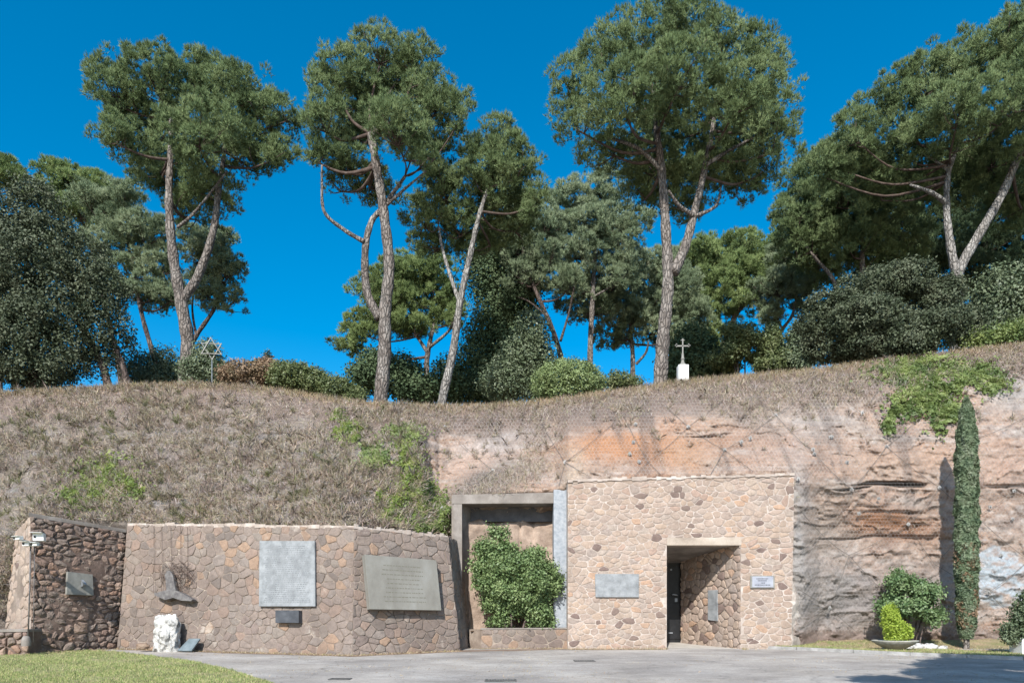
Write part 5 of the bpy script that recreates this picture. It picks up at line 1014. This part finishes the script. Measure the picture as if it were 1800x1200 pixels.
# ------------------------------------------------------------------ lawn at left
lp = [G(-900, 1139), G(0, 1139), G(70, 1143), G(200, 1144), G(330, 1160), G(400, 1175), G(480, 1200), G(520, 1228), G(520, 1300), G(-900, 1300)]
lw_ = sheet('lawn', [(p.x, p.y, p.z + .012) for p in lp], M['lawn'])
n = 110000; xx = RNG.uniform(-40, 500, n); yy = 1139 + RNG.uniform(0, 1, n) ** 1.4 * 66
lim = np.interp(xx, [-60, 0, 70, 200, 330, 400, 480, 520], [1139, 1139, 1143, 1144, 1160, 1175, 1200, 1228]) + 1.5 * vn(xx * .12, 0, 0, 3) + RNG.normal(0, .5, n); k = (yy > lim) & (RNG.uniform(0, 1, len(xx)) < np.clip(.75 + 1.6 * fbm(xx * .03, yy * .15, 2, 3, 12), .25, 1)); xx, yy = xx[k], yy[k]
Yg = 1.865 / ((yy - HZ) / F + .03); bp = np.stack([(xx - 900) * Yg / F, Yg, -.03 * (25.5 - np.minimum(Yg, 25.5)) + .01], 1)
o = blades('lawn_grass', bp, .05, .009, .35, M['lawnblade'], up=np.array([0, 0, 1.])); tag(o, kind='stuff', label='short mown grass at the lower left', cat='grass')
# weeds and litter along the wall foot
def footline(a_, c_, n, spread=.18, off=.1):
    t_ = RNG.uniform(0, 1, n)[:, None]; a_, c_ = np.array(a_), np.array(c_); p = a_ * (1 - t_) + c_ * t_; p[:, 1] -= off + np.abs(RNG.normal(0, spread, n)); p[:, 2] = -.03 * (25.5 - np.minimum(p[:, 1], 25.5)) + .004; return p
fl = np.concatenate([footline(B0, B1, 2600, .14, .0), footline(B1, B2, 900, .12, .0), footline((C0.x, YC, 0), (dx0, YC, 0), 900, .1), footline((dx1, YC, 0), kp[0], 200), footline((-1.5, 25.7, 0), (C0.x, 25.8, 0), 500, .12, .05), footline(A0, B0, 900, .3, .3)])
o = blades('wall_foot_litter', fl, .07, .013, .9, M['straw'], up=np.array([0, 0, .5])); tag(o, kind='stuff', label='dry litter gathered along the foot of the stone walls', cat='litter')
dp = [B0 + Vector((0, -.1, 0)), B1 + Vector((-.1, -.22, 0)), B1 + Vector((.1, -.22, 0)), B2 + Vector((.1, -.2, 0)), Vector((C0.x, YC - .16, 0)), Vector((dx0 - .1, YC - .12, 0)), Vector((dx0 - .1, YC + .1, 0)), Vector((C0.x, YC + .5, 0)), B3, B2 + Vector((-.3, .3, 0)), B1 + Vector((0, .5, 0)), B0 + Vector((0, .3, 0))]
b_ = MB()
for i in range(5):
    a_, c_ = dp[i], dp[i + 1]; m_ = 14
    for k in range(m_):
        p, q = a_.lerp(c_, k / m_), a_.lerp(c_, (k + 1) / m_); w1_, w2_ = [(.18 + .16 * float(vn(v.x * 1.7, v.y, 0, 5))) for v in (p, q)]
        vs = [(p.x, p.y - w1_, 0), (q.x, q.y - w2_, 0), (q.x, q.y + .5, 0), (p.x, p.y + .5, 0)]; b_.add([(v[0], v[1], gz(v[1]) + .004 + .0) for v in vs], [(0, 1, 2, 3)])
tag(b_.build('dirt_strip', M['dirt']), kind='structure')
fl = np.stack([RNG.uniform(-14, 17, 9000), RNG.uniform(15, 25.3, 9000)], 1); fl = fl[fbm(fl[:, 0] * .5, fl[:, 1] * .9, 2, 3, 14) > .05]
fl = np.concatenate([fl, np.zeros((len(fl), 1))], 1); fl[:, 2] = -.03 * (25.5 - fl[:, 1]) + .004
o = blades('fallen_needles', fl, .06, .010, .3, M['straw'], up=np.array([.2, .6, .03])); tag(o, kind='stuff', label='fallen pine needles and dry bits scattered over the forecourt', cat='litter')
# drain covers
for x, y, w_, h_, lb in ((880, 1195.5, 52, 4.5, 'iron drain grate in the road at the bottom centre, larger of two'), (1027, 1161, 34, 3, 'small iron drain grate in the road nearer the pale stone wall'), (598, 1193, 34, 3, 'iron drain grate in the road near the lawn corner')):
    c_ = G(x, y); wx = w_ * c_.y / F; a1, a2 = G(x, y - h_ / 2), G(x, y + h_ / 2); dyy = a1.y - a2.y
    rt = empty('drain_cover', c_, lb, 'drain cover', 'drain grates in the road'); fr = MB()
    for sgn in (-1, 1):
        fr.box((c_.x, c_.y + sgn * dyy / 2, c_.z + .006), (wx, .04, .02)); fr.box((c_.x + sgn * wx / 2, c_.y, c_.z + .006), (.04, dyy, .02))
    fr.build('frame', M['drain'], rt); fr = MB()
    for k in range(11): fr.box((c_.x - wx / 2 + wx * (k + .5) / 11, c_.y, c_.z + .005), (wx / 11 * .5, dyy, .012))
    fr.add([(c_.x - wx / 2, c_.y - dyy / 2, c_.z + .004), (c_.x + wx / 2, c_.y - dyy / 2, c_.z + .004), (c_.x + wx / 2, c_.y + dyy / 2, c_.z + .004), (c_.x - wx / 2, c_.y + dyy / 2, c_.z + .004)], [(0, 1, 2, 3)])
    fr.build('grate', M['drain'], rt)
# ------------------------------------------------------------------ tree out of frame that shades the lower right of the road
def shade_tree():
    root = empty('shade_tree', (9.5, 6.0, gz(6)), 'leafy tree beside the viewer that shades the lower right of the road', 'tree')
    mb = MB(); mb.tube(catmull([(9.5, 6, gz(6) - .2), (9.3, 6.1, 3), (8.6, 6.4, 6), (7.6, 6.8, 8.5)], 5), [.3 - .2 * i / 15 for i in range(16)], 10)
    mb.build('trunk', M['bark'], root, True)
    tgt = [(8.3, 16.0, .75, .55), (10.5, 17.4, 1.1, .8), (10.0, 15.8, 1.0, .8), (12.0, 16.4, 1.4, 1.2), (13.5, 19.5, 1.3, 1.1), (14.5, 17.5, 1.8, 1.5), (9.2, 14.6, .9, .5), (12.5, 20.6, .7, .5), (12.3, 19.4, 1.5, 1.1), (13.8, 21.3, 1.3, .8), (11.2, 17.8, 1.1, .8), (15.3, 20.6, 1.6, 1.2), (10.6, 16.6, 1.0, .8)]; ells = []
    for i, (tx, ty, rx, ry) in enumerate(tgt):
        h_ = 8.0 + .3 * (i % 3); k = h_ / math.tan(SUN_EL); ells.append((np.array([tx - k * math.sin(SUN_A), ty - k * math.cos(SUN_A), h_ - .2]), np.array([rx, ry, .6])))
    p, d = surf_pts(ells, 3600, upbias=.33); c = np.repeat(p, 9, 0) + RNG.normal(0, .13, (len(p) * 9, 3)); leafcloud('crown', c, .16, M['oak'], root)
    return root
shade_tree()
bpy.context.view_layer.update()
